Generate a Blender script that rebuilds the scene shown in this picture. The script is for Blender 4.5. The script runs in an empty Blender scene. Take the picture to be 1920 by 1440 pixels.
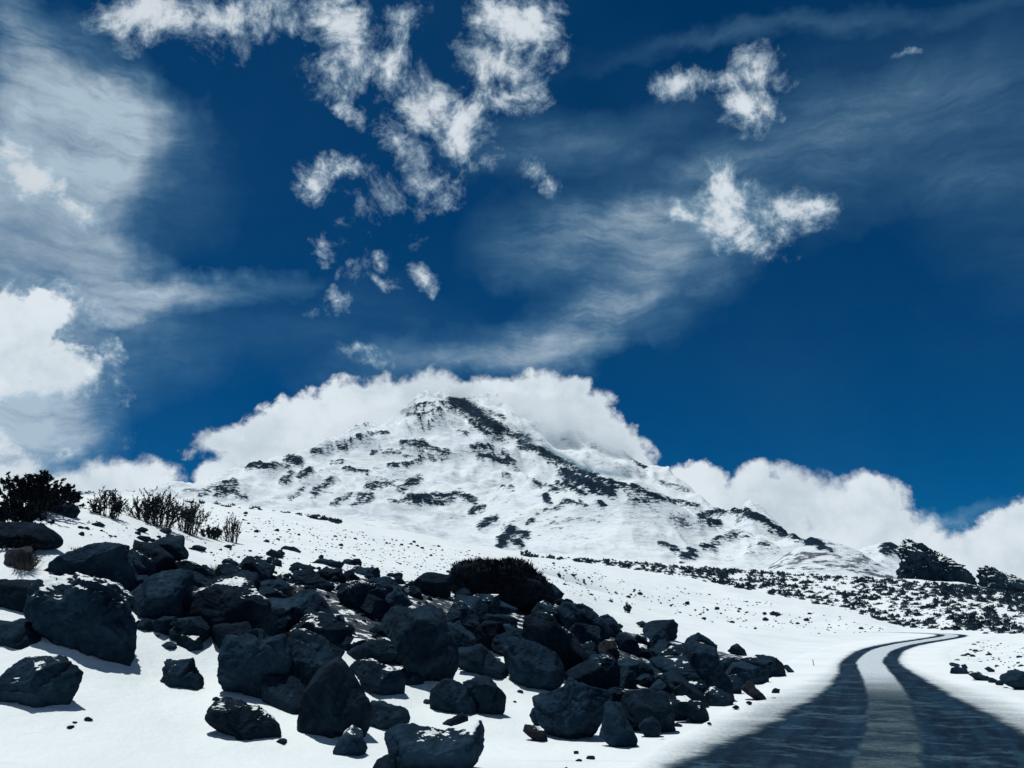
import bpy, bmesh, math, random
import numpy as np
from mathutils import Vector, Matrix

SC = bpy.context.scene
COL = SC.collection
R = math.radians
FPX, CXP, CYP = 1610.0, 960.0, 720.0          # focal length and centre of the photograph in pixels
CAMZ = 1.75
PITCH = math.atan(430.0 / 1610.0)

# ------------------------------------------------------------------ camera
cam = bpy.data.cameras.new('camera')
cam.sensor_width = 36.0
cam.lens = 36.0 * FPX / 1920.0
cam.clip_start, cam.clip_end = 0.1, 60000.0
cam_o = bpy.data.objects.new('camera', cam)
COL.objects.link(cam_o)
cam_o.location = (0, 0, CAMZ)
cam_o.rotation_euler = (math.pi / 2 + PITCH, 0, 0)
SC.camera = cam_o

# ------------------------------------------------------------------ light, exposure
SUN_AZ, SUN_EL = R(-70), R(75)
sun = bpy.data.lights.new('sun', 'SUN')
sun.energy, sun.angle, sun.color = 3.6, R(0.53), (1.0, 0.985, 0.96)
sun_o = bpy.data.objects.new('sun', sun)
COL.objects.link(sun_o)
sd = Vector((math.sin(SUN_AZ) * math.cos(SUN_EL), math.cos(SUN_AZ) * math.cos(SUN_EL), math.sin(SUN_EL)))
sun_o.rotation_euler = sd.to_track_quat('Z', 'Y').to_euler()
sun_o.location = sd * 50
SC.view_settings.view_transform = 'Standard'
SC.view_settings.look = 'None'
SC.view_settings.exposure = 0.0
SC.view_settings.gamma = 1.0
SC.view_settings.use_curve_mapping = False
SC.cycles.use_denoising = True
SC.cycles.max_bounces = 12
SC.cycles.diffuse_bounces = 3
SC.cycles.transparent_max_bounces = 6
SC.cycles.volume_bounces = 10


# ------------------------------------------------------------------ pixel geometry
cP, sP = math.cos(PITCH), math.sin(PITCH)


def ray(px, py):
    cx, cy = (px - CXP) / FPX, (CYP - py) / FPX
    return cx, cP - cy * sP, sP + cy * cP


def az_el(px, py):
    dx, dy, dz = ray(px, py)
    return math.atan2(dx, dy), dz / math.hypot(dx, dy)


def to_pix(x, y, z):
    z = z - CAMZ
    dep = y * cP + z * sP
    up = -y * sP + z * cP
    return CXP + FPX * x / dep, CYP - FPX * up / dep


# ------------------------------------------------------------------ node helper
class NT:
    def __init__(self, tree):
        self.t = tree
        tree.nodes.clear()

    def n(self, typ, ins=None, **kw):
        nd = self.t.nodes.new(typ)
        for k, v in kw.items():
            setattr(nd, k, v)
        for k, v in (ins or {}).items():
            s = nd.inputs[k]
            if hasattr(v, 'is_linked') or isinstance(v, bpy.types.NodeSocket):
                self.t.links.new(v, s)
            else:
                s.default_value = v
        return nd

    def m(self, op, a, b=0.0, c=0.0, clamp=False):
        nd = self.t.nodes.new('ShaderNodeMath')
        nd.operation = op
        nd.use_clamp = clamp
        for i, v in enumerate((a, b, c)):
            if isinstance(v, bpy.types.NodeSocket):
                self.t.links.new(v, nd.inputs[i])
            else:
                nd.inputs[i].default_value = v
        return nd.outputs[0]

    def vm(self, op, a, b=(0, 0, 0), s=None):
        nd = self.t.nodes.new('ShaderNodeVectorMath')
        nd.operation = op
        for i, v in enumerate((a, b)):
            if isinstance(v, bpy.types.NodeSocket):
                self.t.links.new(v, nd.inputs[i])
            else:
                nd.inputs[i].default_value = v
        if s is not None:
            if isinstance(s, bpy.types.NodeSocket):
                self.t.links.new(s, nd.inputs['Scale'])
            else:
                nd.inputs['Scale'].default_value = s
        return nd.outputs[0]

    def noise(self, vec, scale, detail=4.0, rough=0.55, dist=0.0, lac=2.0):
        ins = {'Scale': scale, 'Detail': detail, 'Roughness': rough, 'Distortion': dist, 'Lacunarity': lac}
        if vec is not None:
            ins['Vector'] = vec
        return self.n('ShaderNodeTexNoise', ins)

    def smooth(self, v, a, b, lo=0.0, hi=1.0):
        nd = self.n('ShaderNodeMapRange', {'Value': v, 'From Min': a, 'From Max': b, 'To Min': lo, 'To Max': hi},
                    interpolation_type='SMOOTHSTEP')
        return nd.outputs[0]

    def lin(self, v, a, b, lo=0.0, hi=1.0):
        nd = self.n('ShaderNodeMapRange', {'Value': v, 'From Min': a, 'From Max': b, 'To Min': lo, 'To Max': hi})
        return nd.outputs[0]

    def mix_f(self, f, a, b):
        nd = self.t.nodes.new('ShaderNodeMix')
        for k, v in ((0, f), (2, a), (3, b)):
            if isinstance(v, bpy.types.NodeSocket):
                self.t.links.new(v, nd.inputs[k])
            else:
                nd.inputs[k].default_value = v
        return nd.outputs[0]

    def mix(self, f, a, b):
        nd = self.t.nodes.new('ShaderNodeMix')
        nd.data_type = 'RGBA'
        for k, v in ((0, f), (6, a), (7, b)):
            if isinstance(v, bpy.types.NodeSocket):
                self.t.links.new(v, nd.inputs[k])
            else:
                nd.inputs[k].default_value = v if k == 0 else (*v, 1.0)[:4]
        return nd.outputs[2]


# ------------------------------------------------------------------ sky with clouds (a function of direction only)
def build_world():
    w = bpy.data.worlds.new('World')
    SC.world = w
    w.use_nodes = True
    N = NT(w.node_tree)
    sky = N.n('ShaderNodeTexSky', sky_type='NISHITA', sun_disc=False, sun_elevation=SUN_EL, sun_rotation=SUN_AZ,
              altitude=4600.0, air_density=1.0, dust_density=0.15, ozone_density=4.0).outputs[0]
    skyc = N.vm('MULTIPLY', sky, SKY_TINT)
    d = N.n('ShaderNodeTexCoord').outputs['Generated']
    sep = N.n('ShaderNodeSeparateXYZ', {0: d})
    y = N.m('MAXIMUM', sep.outputs[1], 0.12)
    u = N.m('DIVIDE', sep.outputs[0], y)
    v = N.m('DIVIDE', sep.outputs[2], y)
    uv = N.n('ShaderNodeCombineXYZ', {0: u, 1: v}).outputs[0]
    # turbulent offset of the coordinates
    t1 = N.vm('SUBTRACT', N.noise(d, 7.0, 5, 0.6).outputs['Color'], (0.5, 0.5, 0.5))
    t2 = N.vm('SUBTRACT', N.noise(d, 26.0, 5, 0.62).outputs['Color'], (0.5, 0.5, 0.5))
    uvp = N.vm('ADD', uv, N.vm('ADD', N.vm('SCALE', t1, s=0.05), N.vm('SCALE', t2, s=0.045)))
    uvb = N.vm('ADD', uv, N.vm('ADD', N.vm('SCALE', t1, s=0.02), N.vm('SCALE', t2, s=0.018)))
    uvc = N.vm('ADD', uv, N.vm('SCALE', t1, s=0.16))

    def field(src, blobs, op='MAXIMUM'):
        """strongest (or summed) soft ellipse; each step hangs on the one before so few values stay live"""
        sp = N.n('ShaderNodeSeparateXYZ', {0: src})
        su, sv = sp.outputs[0], sp.outputs[1]
        acc = 0.0

        def U(ax, ay):
            a, b, c = ray(ax, ay)
            return np.array((a / b, c / b))
        for px, py, rx, ry, rot, wt in blobs:
            c = U(px, py)
            ca, sa = math.cos(R(rot)), math.sin(R(rot))
            e1 = U(px + rx * ca, py - rx * sa) - c
            e2 = U(px - ry * sa, py - ry * ca) - c
            vec = N.n('ShaderNodeCombineXYZ', {0: su, 1: sv, 2: acc}).outputs[0]
            mp = N.n('ShaderNodeMapping', {'Vector': vec, 'Location': (c[0], c[1], 0),
                                           'Rotation': (0, 0, math.atan2(e1[1], e1[0])),
                                           'Scale': (np.hypot(*e1) * 1.5, np.hypot(*e2) * 1.5, 1e6)}, vector_type='TEXTURE')
            g = N.n('ShaderNodeTexGradient', {0: mp.outputs[0]}, gradient_type='SPHERICAL').outputs['Fac']
            acc = N.m(op, N.m('MULTIPLY', g, wt), acc)
        return acc

    puffs = field(uvp, PUFFS)
    banks = field(uvb, BANKS)
    wisps = field(uvc, WISPS, 'ADD')

    # ragged, torn puffs
    n4 = N.noise(d, 4.5, 7, 0.58).outputs[0]
    n1 = N.noise(d, 15.0, 10, 0.66, 0.45).outputs[0]
    n1b = N.noise(d, 70.0, 6, 0.68, 0.3).outputs[0]
    nn = N.m('ADD', N.m('MULTIPLY', N.m('SUBTRACT', n1, 0.51), 2.9), N.m('MULTIPLY', N.m('SUBTRACT', n1b, 0.5), 0.95))
    pf = N.m('ADD', N.m('MINIMUM', puffs, 1.0), N.m('MULTIPLY', nn, N.smooth(puffs, 0.0, 0.16)))
    pa = N.smooth(pf, 0.16, 1.12)
    # banks: billowy, firmer edges
    n2 = N.noise(d, 20.0, 8, 0.58, 0.2).outputs[0]
    n2b = N.noise(d, 60.0, 5, 0.6, 0.2).outputs[0]
    nb = N.m('ADD', N.m('MULTIPLY', N.m('SUBTRACT', n2, 0.5), 1.25), N.m('MULTIPLY', N.m('SUBTRACT', n2b, 0.5), 0.55))
    bf = N.m('ADD', banks, N.m('MULTIPLY', nb, N.smooth(banks, 0.0, 0.14)))
    soft = N.lin(n4, 0.35, 0.65, -0.06, 0.30)
    ba = N.smooth(bf, 0.20, N.m('ADD', 0.42, soft))
    # streaky ice cloud
    mp = N.n('ShaderNodeMapping', {'Vector': N.vm('ADD', d, N.vm('SCALE', t1, s=0.07)), 'Rotation': (0, R(24), 0),
                                   'Scale': (2.2, 3.0, 15.0)})
    n3 = N.noise(mp.outputs[0], 2.4, 9, 0.68, 0.12).outputs[0]
    st = N.m('MULTIPLY', N.lin(n3, 0.30, 0.68), N.lin(n4, 0.15, 0.62))
    wa = N.m('MULTIPLY', N.m('MINIMUM', wisps, 1.25), N.m('ADD', 0.30, N.m('MULTIPLY', st, 0.85)))
    wa = N.m('MINIMUM', N.m('ADD', wa, N.m('MULTIPLY', 0.025, N.lin(n4, 0.35, 0.7))), 0.85)
    # brightness of the thick parts: billows catch the light, hollows are greyer
    nl = N.noise(d, 8.0, 5, 0.55).outputs[0]
    sh = N.smooth(N.m('ADD', N.m('MULTIPLY', n2, 0.45), N.m('MULTIPLY', nl, 0.55)), 0.38, 0.60)
    edge = N.smooth(bf, 1.0, 0.35)
    ccol = N.mix(N.m('MAXIMUM', sh, N.m('MULTIPLY', edge, 0.7)), CLOUD_LO, CLOUD_HI)
    pcol = N.mix(N.smooth(pa, 0.2, 0.95), CLOUD_THIN, N.vm('SCALE', tuple(CLOUD_HI), s=N.lin(n4, 0.3, 0.7, 0.84, 1.05)))
    wcol = N.mix(N.smooth(wa, 0.1, 0.65), CLOUD_WISP, (4.6, 5.9, 6.9))
    c = N.mix(wa, skyc, wcol)
    c = N.mix(N.m('MULTIPLY', pa, 0.97), c, pcol)
    c = N.mix(N.m('MULTIPLY', ba, 0.985), c, ccol)
    bg = N.n('ShaderNodeBackground', {'Color': c, 'Strength': SKY_STRENGTH})
    # beyond the field of view the same kind of broken cloud goes on
    g1 = N.noise(d, 3.2, 5, 0.6, 0.3).outputs[0]
    oc = N.mix(N.smooth(g1, 0.50, 0.72, 0.0, 0.9), skyc, CLOUD_LO)
    bg2 = N.n('ShaderNodeBackground', {'Color': oc, 'Strength': SKY_STRENGTH})
    inview = N.m('MULTIPLY', N.smooth(N.m('ABSOLUTE', u), 0.88, 0.72), N.m('MULTIPLY', N.smooth(v, 1.02, 0.86), N.smooth(sep.outputs[1], 0.2, 0.35)))
    ms = N.n('ShaderNodeMixShader', {0: inview, 1: bg2.outputs[0], 2: bg.outputs[0]})
    N.n('ShaderNodeOutputWorld', {'Surface': ms.outputs[0]})
    w.cycles.sampling_method = 'NONE'


SKY_STRENGTH = 0.1
SKY_TINT = (0.003, 0.28, 0.455)
CLOUD_HI = (7.3, 8.0, 8.6)
CLOUD_LO = (5.1, 6.1, 6.8)
CLOUD_THIN = (3.6, 5.2, 6.4)
CLOUD_WISP = (1.7, 3.9, 5.6)
# px, py, rx, ry, rotation, weight
PUFFS = [
    (300, 30, 130, 60, -8, .85), (450, 45, 130, 70, 0, .8), (600, 30, 120, 70, 0, 1.1), (650, 70, 90, 90, -30, 1.2),
    (700, 120, 50, 55, -40, .95), (615, 125, 40, 40, 0, .75), (650, 205, 45, 20, -45, .6), (740, 30, 60, 40, 0, .6),
    (975, 45, 75, 80, 30, 1.15), (930, 115, 70, 70, 40, 1.0), (960, 175, 50, 45, 40, .8), (850, 205, 90, 70, -35, 1.2),
    (870, 260, 70, 60, 30, .9), (900, 310, 50, 50, 30, .75), (810, 355, 55, 50, 30, .8), (790, 300, 40, 50, 0, .5),
    (740, 265, 35, 60, 20, .75), (640, 312, 65, 26, -5, .8), (695, 385, 60, 70, 40, .72), (760, 430, 36, 34, 0, .62), (600, 350, 40, 50, 0, .6), (640, 415, 40, 22, 0, .6),
    (600, 462, 46, 28, -10, .9), (682, 500, 45, 34, 30, .85), (700, 535, 45, 16, -10, .7), (630, 570, 28, 26, 0, .85),
    (583, 580, 18, 12, 0, .55), (785, 525, 34, 24, -40, .75), (675, 665, 48, 22, -10, .8), (1002, 322, 26, 22, 0, .65),
    (1040, 350, 16, 22, 0, .5),
    (1270, 160, 55, 32, 25, .85), (1345, 150, 80, 34, 0, .9), (1410, 135, 60, 48, 10, 1.0), (1395, 200, 48, 60, 20, 1.05),
    (1440, 150, 50, 30, 0, .7), (1400, 240, 36, 30, 0, .7),
    (1390, 385, 95, 70, -20, 1.1), (1470, 390, 80, 45, 5, 1.0), (1400, 440, 55, 48, 30, 1.05), (1275, 395, 40, 22, -20, .75),
    (1360, 340, 45, 40, 0, .85), (1520, 385, 40, 30, 20, .7), (1690, 95, 36, 9, 8, .45),
    (30, 650, 140, 110, 0, 1.25), (110, 690, 100, 75, -25, 1.1), (20, 570, 80, 50, 0, .9), (195, 650, 30, 50, 30, .6),
    (190, 720, 50, 40, 0, .65), (60, 330, 110, 46, -38, 1.0), (150, 400, 90, 48, -38, .95), (220, 430, 40, 35, 0, .55),
    (120, 845, 60, 32, 20, .85), (215, 815, 60, 18, -15, .65), (235, 815, 30, 20, 10, .6), (80, 880, 60, 50, 0, .85),
]
BANKS = [
    (20, 650, 120, 90, 0, .95), (90, 690, 90, 50, -25, .85), (20, 590, 70, 50, 0, .6), (140, 690, 55, 40, -30, .6),
    (230, 900, 105, 42, 0, 1.0), (120, 920, 140, 40, 0, 1.0), (10, 900, 80, 40, 0, .9), (285, 885, 40, 25, 10, .8),
    (410, 830, 62, 28, 5, 1.0), (470, 840, 90, 50, 20, 1.0), (400, 885, 40, 28, 30, .9), (545, 800, 90, 50, 25, 1.1),
    (530, 765, 30, 22, 0, .7), (650, 780, 120, 60, 15, 1.1), (780, 760, 130, 55, 8, 1.1), (900, 755, 130, 48, 0, 1.1),
    (1000, 755, 90, 50, 0, 1.1), (1070, 780, 90, 60, -25, 1.1), (1085, 730, 26, 26, 60, .8), (1130, 830, 75, 60, -40, 1.1),
    (1180, 870, 60, 40, -40, 1.0),
    (1290, 920, 70, 35, -10, 1.0), (1325, 908, 45, 36, 0, 1.0), (1420, 910, 45, 38, 0, 1.0), (1480, 930, 90, 50, 0, 1.1),
    (1420, 970, 150, 70, 0, 1.1), (1560, 960, 90, 55, 0, 1.1), (1635, 945, 75, 48, -10, 1.1), (1660, 990, 75, 60, -30, 1.1),
    (1600, 1030, 220, 60, 0, 1.1), (1780, 1045, 140, 40, 0, 1.0), (1850, 1010, 60, 40, 20, .9), (1920, 985, 90, 48, 20, 1.1),
    (1900, 1040, 150, 60, 0, 1.1), (2100, 1000, 200, 90, 0, 1.0), (-150, 880, 160, 90, 0, 1.0),
]
WISPS = [
    (150, 170, 150, 100, -40, 1.0), (230, 230, 130, 80, -30, .7), (40, 430, 160, 230, 0, 1.15), (20, 800, 130, 110, 0, .6), (40, 100, 60, 200, 25, .55), (60, 780, 130, 130, 0, .75),
    (110, 300, 160, 130, -40, .55), (250, 330, 150, 110, -30, .28), (340, 548, 170, 30, 8, .85), (240, 520, 120, 60, -35, .7), (160, 480, 140, 90, -30, .5), (240, 640, 150, 90, 0, .3),
    (1150, 570, 190, 80, 24, .42), (1010, 640, 240, 46, 6, .34), (1270, 480, 170, 55, 30, .44), (1200, 400, 200, 70, 18, .45), (1080, 420, 160, 60, 10, .35),
    (1080, 260, 200, 60, 8, .35), (1560, 260, 330, 80, 22, .34), (1650, 45, 420, 18, 6, .18), (1350, 80, 260, 14, 9, .14),
    (860, 690, 230, 34, 4, .48), (1750, 340, 260, 50, 12, .2), (1770, 990, 130, 18, 4, .6), (560, 620, 260, 80, 0, .14),
    (1850, 150, 300, 120, 10, .22), (-300, 500, 400, 400, 0, .6), (2400, 300, 500, 200, 10, .3),
]
build_world()

# ------------------------------------------------------------------ numpy noise
_rng = np.random.RandomState(7)
_perm = _rng.permutation(256)
_perm = np.concatenate([_perm, _perm, _perm])
_grad = _rng.normal(size=(256, 3))
_grad /= np.linalg.norm(_grad, axis=1)[:, None]


def perlin(p):
    pi = np.floor(p).astype(np.int64)
    pf = p - pi
    pi &= 255
    f = pf * pf * pf * (pf * (pf * 6 - 15) + 10)
    res = 0
    for dx in (0, 1):
        wx = f[:, 0] if dx else 1 - f[:, 0]
        hx = _perm[(pi[:, 0] + dx) & 255]
        for dy in (0, 1):
            wy = f[:, 1] if dy else 1 - f[:, 1]
            hy = _perm[hx + ((pi[:, 1] + dy) & 255)]
            for dz in (0, 1):
                wz = f[:, 2] if dz else 1 - f[:, 2]
                g = _grad[_perm[hy + ((pi[:, 2] + dz) & 255)]]
                res = res + wx * wy * wz * ((pf[:, 0] - dx) * g[:, 0] + (pf[:, 1] - dy) * g[:, 1] + (pf[:, 2] - dz) * g[:, 2])
    return res


def fbm(p, octs=5, gain=0.5, lac=2.03):
    a, s = 1.0, 0.0
    p = np.array(p, float)
    for i in range(octs):
        s = s + a * perlin(p)
        p = p * lac + 17.3
        a *= gain
    return s


def ridged(p, octs=5, gain=0.5, lac=2.07):
    a, s, wgt = 1.0, 0.0, 1.0
    p = np.array(p, float)
    for i in range(octs):
        n = (1 - np.abs(perlin(p)) * 1.7) ** 2 * wgt
        s = s + a * n
        wgt = np.clip(n * 1.4, 0, 1)
        p = p * lac + 9.1
        a *= gain
    return s


def xyz3(x, y, z=0.0):
    x = np.asarray(x, float)
    return np.stack([x, np.asarray(y, float) + 0 * x, np.asarray(z, float) + 0 * x], -1)


def pchip(x, ys, q):
    """monotone cubic interpolation of samples (x_i, y_i) at q (1-d)"""
    x, ys, q = np.asarray(x, float), np.asarray(ys, float), np.asarray(q, float)
    h = np.diff(x)
    dl = np.diff(ys) / h
    m = np.zeros_like(ys)
    m[1:-1] = np.where(dl[:-1] * dl[1:] > 0, 2 * dl[:-1] * dl[1:] / (dl[:-1] + dl[1:] + 1e-30), 0)
    m[0], m[-1] = dl[0], dl[-1]
    k = np.clip(np.searchsorted(x, q) - 1, 0, len(x) - 2)
    qq = np.clip(q, x[0], x[-1])
    t = (qq - x[k]) / h[k]
    return ((2 * t**3 - 3 * t**2 + 1) * ys[k] + (t**3 - 2 * t**2 + t) * h[k] * m[k]
            + (-2 * t**3 + 3 * t**2) * ys[k + 1] + (t**3 - t**2) * h[k] * m[k + 1])

# ------------------------------------------------------------------ terrain: control curves (px, py, range) or (px, None, range, height)
ROWS = [
    [(x, None, 4.0, 0.0) for x in (-700, 960, 2600)],
    [(-700, None, 11.5, .2), (0, None, 11.2, .1), (600, None, 10.6, .05), (1300, None, 10.5, .02), (2600, None, 10.5, .1)],
    [(-700, 1330, 13.2), (0, 1340, 13.3), (170, 1330, 13.3), (400, 1390, 12.2), (600, 1390, 12.2), (750, 1385, 12.4),
     (900, 1370, 13), (1050, 1385, 12.7), (1150, 1390, 12.6), (1280, 1365, 13.9), (1400, None, 14.4, 0), (1700, None, 14.4, 0),
     (1920, None, 14.4, .05), (2600, None, 14.4, .3)],
    [(-700, 1240, 15.3), (0, 1235, 15.6), (170, 1245, 15.5), (400, 1270, 15.6), (600, 1260, 16.6), (750, 1270, 17),
     (900, 1280, 17.5), (1050, 1285, 18), (1150, 1295, 18.5), (1280, 1290, 20), (1400, 1285, 22), (1500, None, 22, 0),
     (1700, None, 22, 0), (1800, None, 22, .03), (1920, None, 21.5, .3), (2600, None, 20, 1.0)],
    [(-700, 1080, 18.5), (0, 1090, 19), (170, 1100, 19.3), (400, 1120, 20.5), (600, 1140, 22.5), (750, 1160, 23.5),
     (900, 1190, 24.5), (1050, 1215, 25.5), (1150, 1230, 26.5), (1280, 1240, 28.5), (1400, 1245, 31), (1500, None, 32, 0),
     (1700, None, 33, 0), (1800, None, 33, .06), (1920, None, 32, .55), (2600, None, 30, 1.8)],
    [(-700, 930, 24), (0, 960, 24.5), (170, 970, 25.5), (400, 1025, 28), (600, 1050, 31), (750, 1075, 33), (900, 1100, 35),
     (1050, 1130, 36), (1150, 1175, 37), (1280, 1205, 38), (1400, 1213, 41), (1500, 1215, 45), (1600, 1213, 50),
     (1700, None, 50, .1), (1800, None, 52, .12), (1920, 1207, 50), (2600, 1185, 45)],
    [(-700, 922, 55), (0, 943, 60), (170, 946, 60), (400, 980, 65), (600, 1010, 65), (750, 1035, 68), (900, 1062, 70),
     (1050, 1092, 70), (1150, 1120, 70), (1280, 1150, 70), (1400, 1168, 70), (1500, 1180, 70), (1600, 1187, 69),
     (1690, 1188, 68), (1800, None, 68, .22), (1920, 1190, 68), (2600, 1175, 65)],
    [(-700, 915, 140), (0, 926, 130), (150, 931, 130), (300, 936, 135), (400, 946, 140), (600, 971, 145), (750, 997, 150),
     (850, 1016, 150), (1000, 1041, 150), (1150, 1065, 150), (1300, 1090, 145), (1450, 1120, 130), (1550, 1141, 115),
     (1640, 1164, 95), (1690, 1181, 80), (1740, 1182, 82), (1800, 1174, 92), (1920, 1172, 92), (2600, 1160, 92)],
    [(-700, 921, 210), (0, 932, 210), (400, 952, 210), (850, 1024, 210), (1150, 1074, 210), (1300, 1098, 205),
     (1450, 1124, 195), (1550, 1140, 180), (1640, 1150, 170), (1740, 1146, 165), (1800, 1140, 165), (1920, 1145, 170),
     (2600, 1145, 170)],
    [(-700, 921, 420), (0, 932, 420), (400, 952, 420), (700, 995, 420), (850, 1026, 420), (950, 1038, 420), (1000, 1041, 420),
     (1100, 1048, 420), (1200, 1056, 420), (1300, 1063, 420), (1400, 1070, 420), (1500, 1077, 420), (1600, 1082, 420),
     (1700, 1088, 420), (1800, 1097, 420), (1920, 1113, 420), (2600, 1125, 420)],
    [(-700, 926, 700), (0, 938, 700), (400, 958, 700), (700, 1002, 700), (850, 1034, 700), (950, 1046, 700), (1100, 1056, 700),
     (1300, 1071, 700), (1500, 1085, 700), (1700, 1094, 700), (1920, 1120, 700), (2600, 1130, 700)],
    [(-700, 928, 1400), (0, 934, 1400), (400, 953, 1400), (700, 996, 1400), (850, 1028, 1400), (1000, 1044, 1400),
     (1300, 1066, 1400), (1500, 1082, 1400), (1700, 1086, 1400), (1800, 1100, 1400), (1920, 1114, 1400), (2600, 1130, 1400)],
    None,
    [(-1400, 1010, 3500), (-700, 950, 3400), (0, 922, 3300), (150, 923, 3300), (230, 918, 3400), (330, 911, 3600),
     (400, 894, 4000), (470, 873, 4300), (540, 850, 4600), (600, 828, 4900), (700, 792, 5300), (760, 763, 5500),
     (800, 744, 5700), (850, 733, 5800), (890, 735, 5850), (940, 750, 5850), (1000, 774, 5800), (1100, 818, 5650),
     (1200, 862, 5400), (1260, 890, 5300), (1300, 915, 5100), (1380, 955, 4400), (1405, 962, 4100), (1450, 985, 3800),
     (1500, 1010, 3600), (1550, 1027, 3400), (1600, 1040, 3200), (1650, 1036, 3000), (1690, 1032, 2900), (1730, 1060, 2700),
     (1800, 1095, 2500), (1920, 1106, 2400), (2600, 1125, 2400)],
]


def row_curve(row):
    A, L, Z = [], [], []
    for e in row:
        a, t = az_el(e[0], 1150 if e[1] is None else e[1])
        A.append(a)
        L.append(e[2])
        Z.append(e[3] if e[1] is None else CAMZ + e[2] * t)
    return np.array(A), np.array(L), np.array(Z)


A_FINE = np.concatenate([np.linspace(R(-37), R(37), 620)])
side = np.radians(np.array([40, 44, 50, 58, 68, 80, 95, 115, 140, 165]))
AZ = np.concatenate([-side[::-1], A_FINE, side])
NA = len(AZ)


def build_controls(az):
    rng_, hgt = [], []
    cl = np.clip(az, R(-40), R(40))
    for row in ROWS:
        if row is None:
            rng_.append(None)
            hgt.append(None)
            continue
        a, l, z = row_curve(row)
        rng_.append(np.exp(pchip(a, np.log(l), np.clip(cl, a[0], a[-1]))))
        hgt.append(pchip(a, z, np.clip(cl, a[0], a[-1])))
    i = ROWS.index(None)
    d0, d1, z0, z1 = rng_[i - 1], rng_[i + 1], hgt[i - 1], hgt[i + 1]
    rng_[i] = d0 + 0.55 * (d1 - d0)
    hgt[i] = z0 + 0.36 * (z1 - z0)
    rng_.append(rng_[-1] * 1.3)
    hgt.append(hgt[-1] * 0.62)
    # behind the sides and the back the land runs out level
    out = np.clip((np.abs(az) - R(40)) / R(45), 0, 1)
    out = out * out * (3 - 2 * out)
    for k in range(1, len(hgt)):
        hgt[k] = hgt[k] * (1 - out) + (0.25 * hgt[k] if k < 8 else 10.0) * out
    return np.array(rng_), np.array(hgt)


CR, CH = build_controls(AZ)


def profile(k_az, r):
    return pchip(np.log(np.concatenate([[0.5], CR[:, k_az]])), np.concatenate([[0.0], CH[:, k_az]]), np.log(r))


# --- the road in plan: the middle between the two wheel tracks, (px, py) on the level ground
ROAD_PX = [(1668, 1440), (1672, 1400), (1670, 1340), (1664, 1300), (1650, 1275), (1637, 1255), (1632, 1240), (1640, 1228),
           (1662, 1216), (1705, 1206), (1755, 1198), (1785, 1192)]


def road_plan():
    pts = [(0.9, -14.0), (1.6, 2.0)]
    for px, py in ROAD_PX:
        dx, dy, dz = ray(px, py)
        zz = 0.0
        for _ in range(6):
            t = (zz - CAMZ) / dz
            zz = 0.22 * np.clip((t * dy - 34) / 32, 0, 1)
        pts.append((dx * t, dy * t))
    x, y = pts[-1]
    pts += [(x + 1.6, y + 5.0), (x - 0.5, y + 10.5), (x - 8, y + 15), (x - 22, y + 19)]
    pts = np.array(pts)
    # smooth Catmull-Rom
    out = []
    for i in range(len(pts) - 1):
        p0, p1, p2, p3 = pts[max(i - 1, 0)], pts[i], pts[i + 1], pts[min(i + 2, len(pts) - 1)]
        n = max(4, int(np.hypot(*(p2 - p1)) / 0.35))
        for t in np.linspace(0, 1, n, endpoint=False):
            out.append(0.5 * (2 * p1 + (p2 - p0) * t + (2 * p0 - 5 * p1 + 4 * p2 - p3) * t * t + (3 * p1 - p0 - 3 * p2 + p3) * t**3))
    out = np.array(out)
    for _ in range(10):
        out[1:-1] = 0.25 * out[:-2] + 0.5 * out[1:-1] + 0.25 * out[2:]
    return out


ROAD = road_plan()
_seg = np.hypot(*np.diff(ROAD, axis=0).T)
ROAD_S = np.concatenate([[0], np.cumsum(_seg)])


def road_z(y):
    return 0.22 * np.clip((np.asarray(y) - 34) / 32, 0, 1) ** 1.0


def road_dist(x, y):
    d = np.full(x.shape, 1e9)
    for i in range(0, len(ROAD), 2):
        d = np.minimum(d, (x - ROAD[i, 0]) ** 2 + (y - ROAD[i, 1]) ** 2)
    return np.sqrt(d)


def bump(x, y, px, py, d, h, wx, wd):
    """rounded hill: its top stands at the pixel and range given, h is its rise"""
    a, t = az_el(px, py)
    dx, dy = x - d * math.sin(a), y - d * math.cos(a)
    ca, sa = math.cos(a), math.sin(a)
    u, v = dx * ca - dy * sa, dx * sa + dy * ca
    return h * np.exp(-(u / wx) ** 2 - (v / wd) ** 2)


def ridge_line(x, y, pts, h, w):
    """sharp crest along pts (px,py,range); triangular section"""
    P = []
    for px, py, d in pts:
        a, t = az_el(px, py)
        P.append((d * math.sin(a), d * math.cos(a)))
    best = np.full(x.shape, 1e9)
    for (x0, y0), (x1, y1) in zip(P[:-1], P[1:]):
        ex, ey = x1 - x0, y1 - y0
        t = np.clip(((x - x0) * ex + (y - y0) * ey) / (ex * ex + ey * ey), 0, 1)
        best = np.minimum(best, np.hypot(x - x0 - t * ex, y - y0 - t * ey))
    return h * np.clip(1 - best / w, 0, 1) ** 1.3


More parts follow.
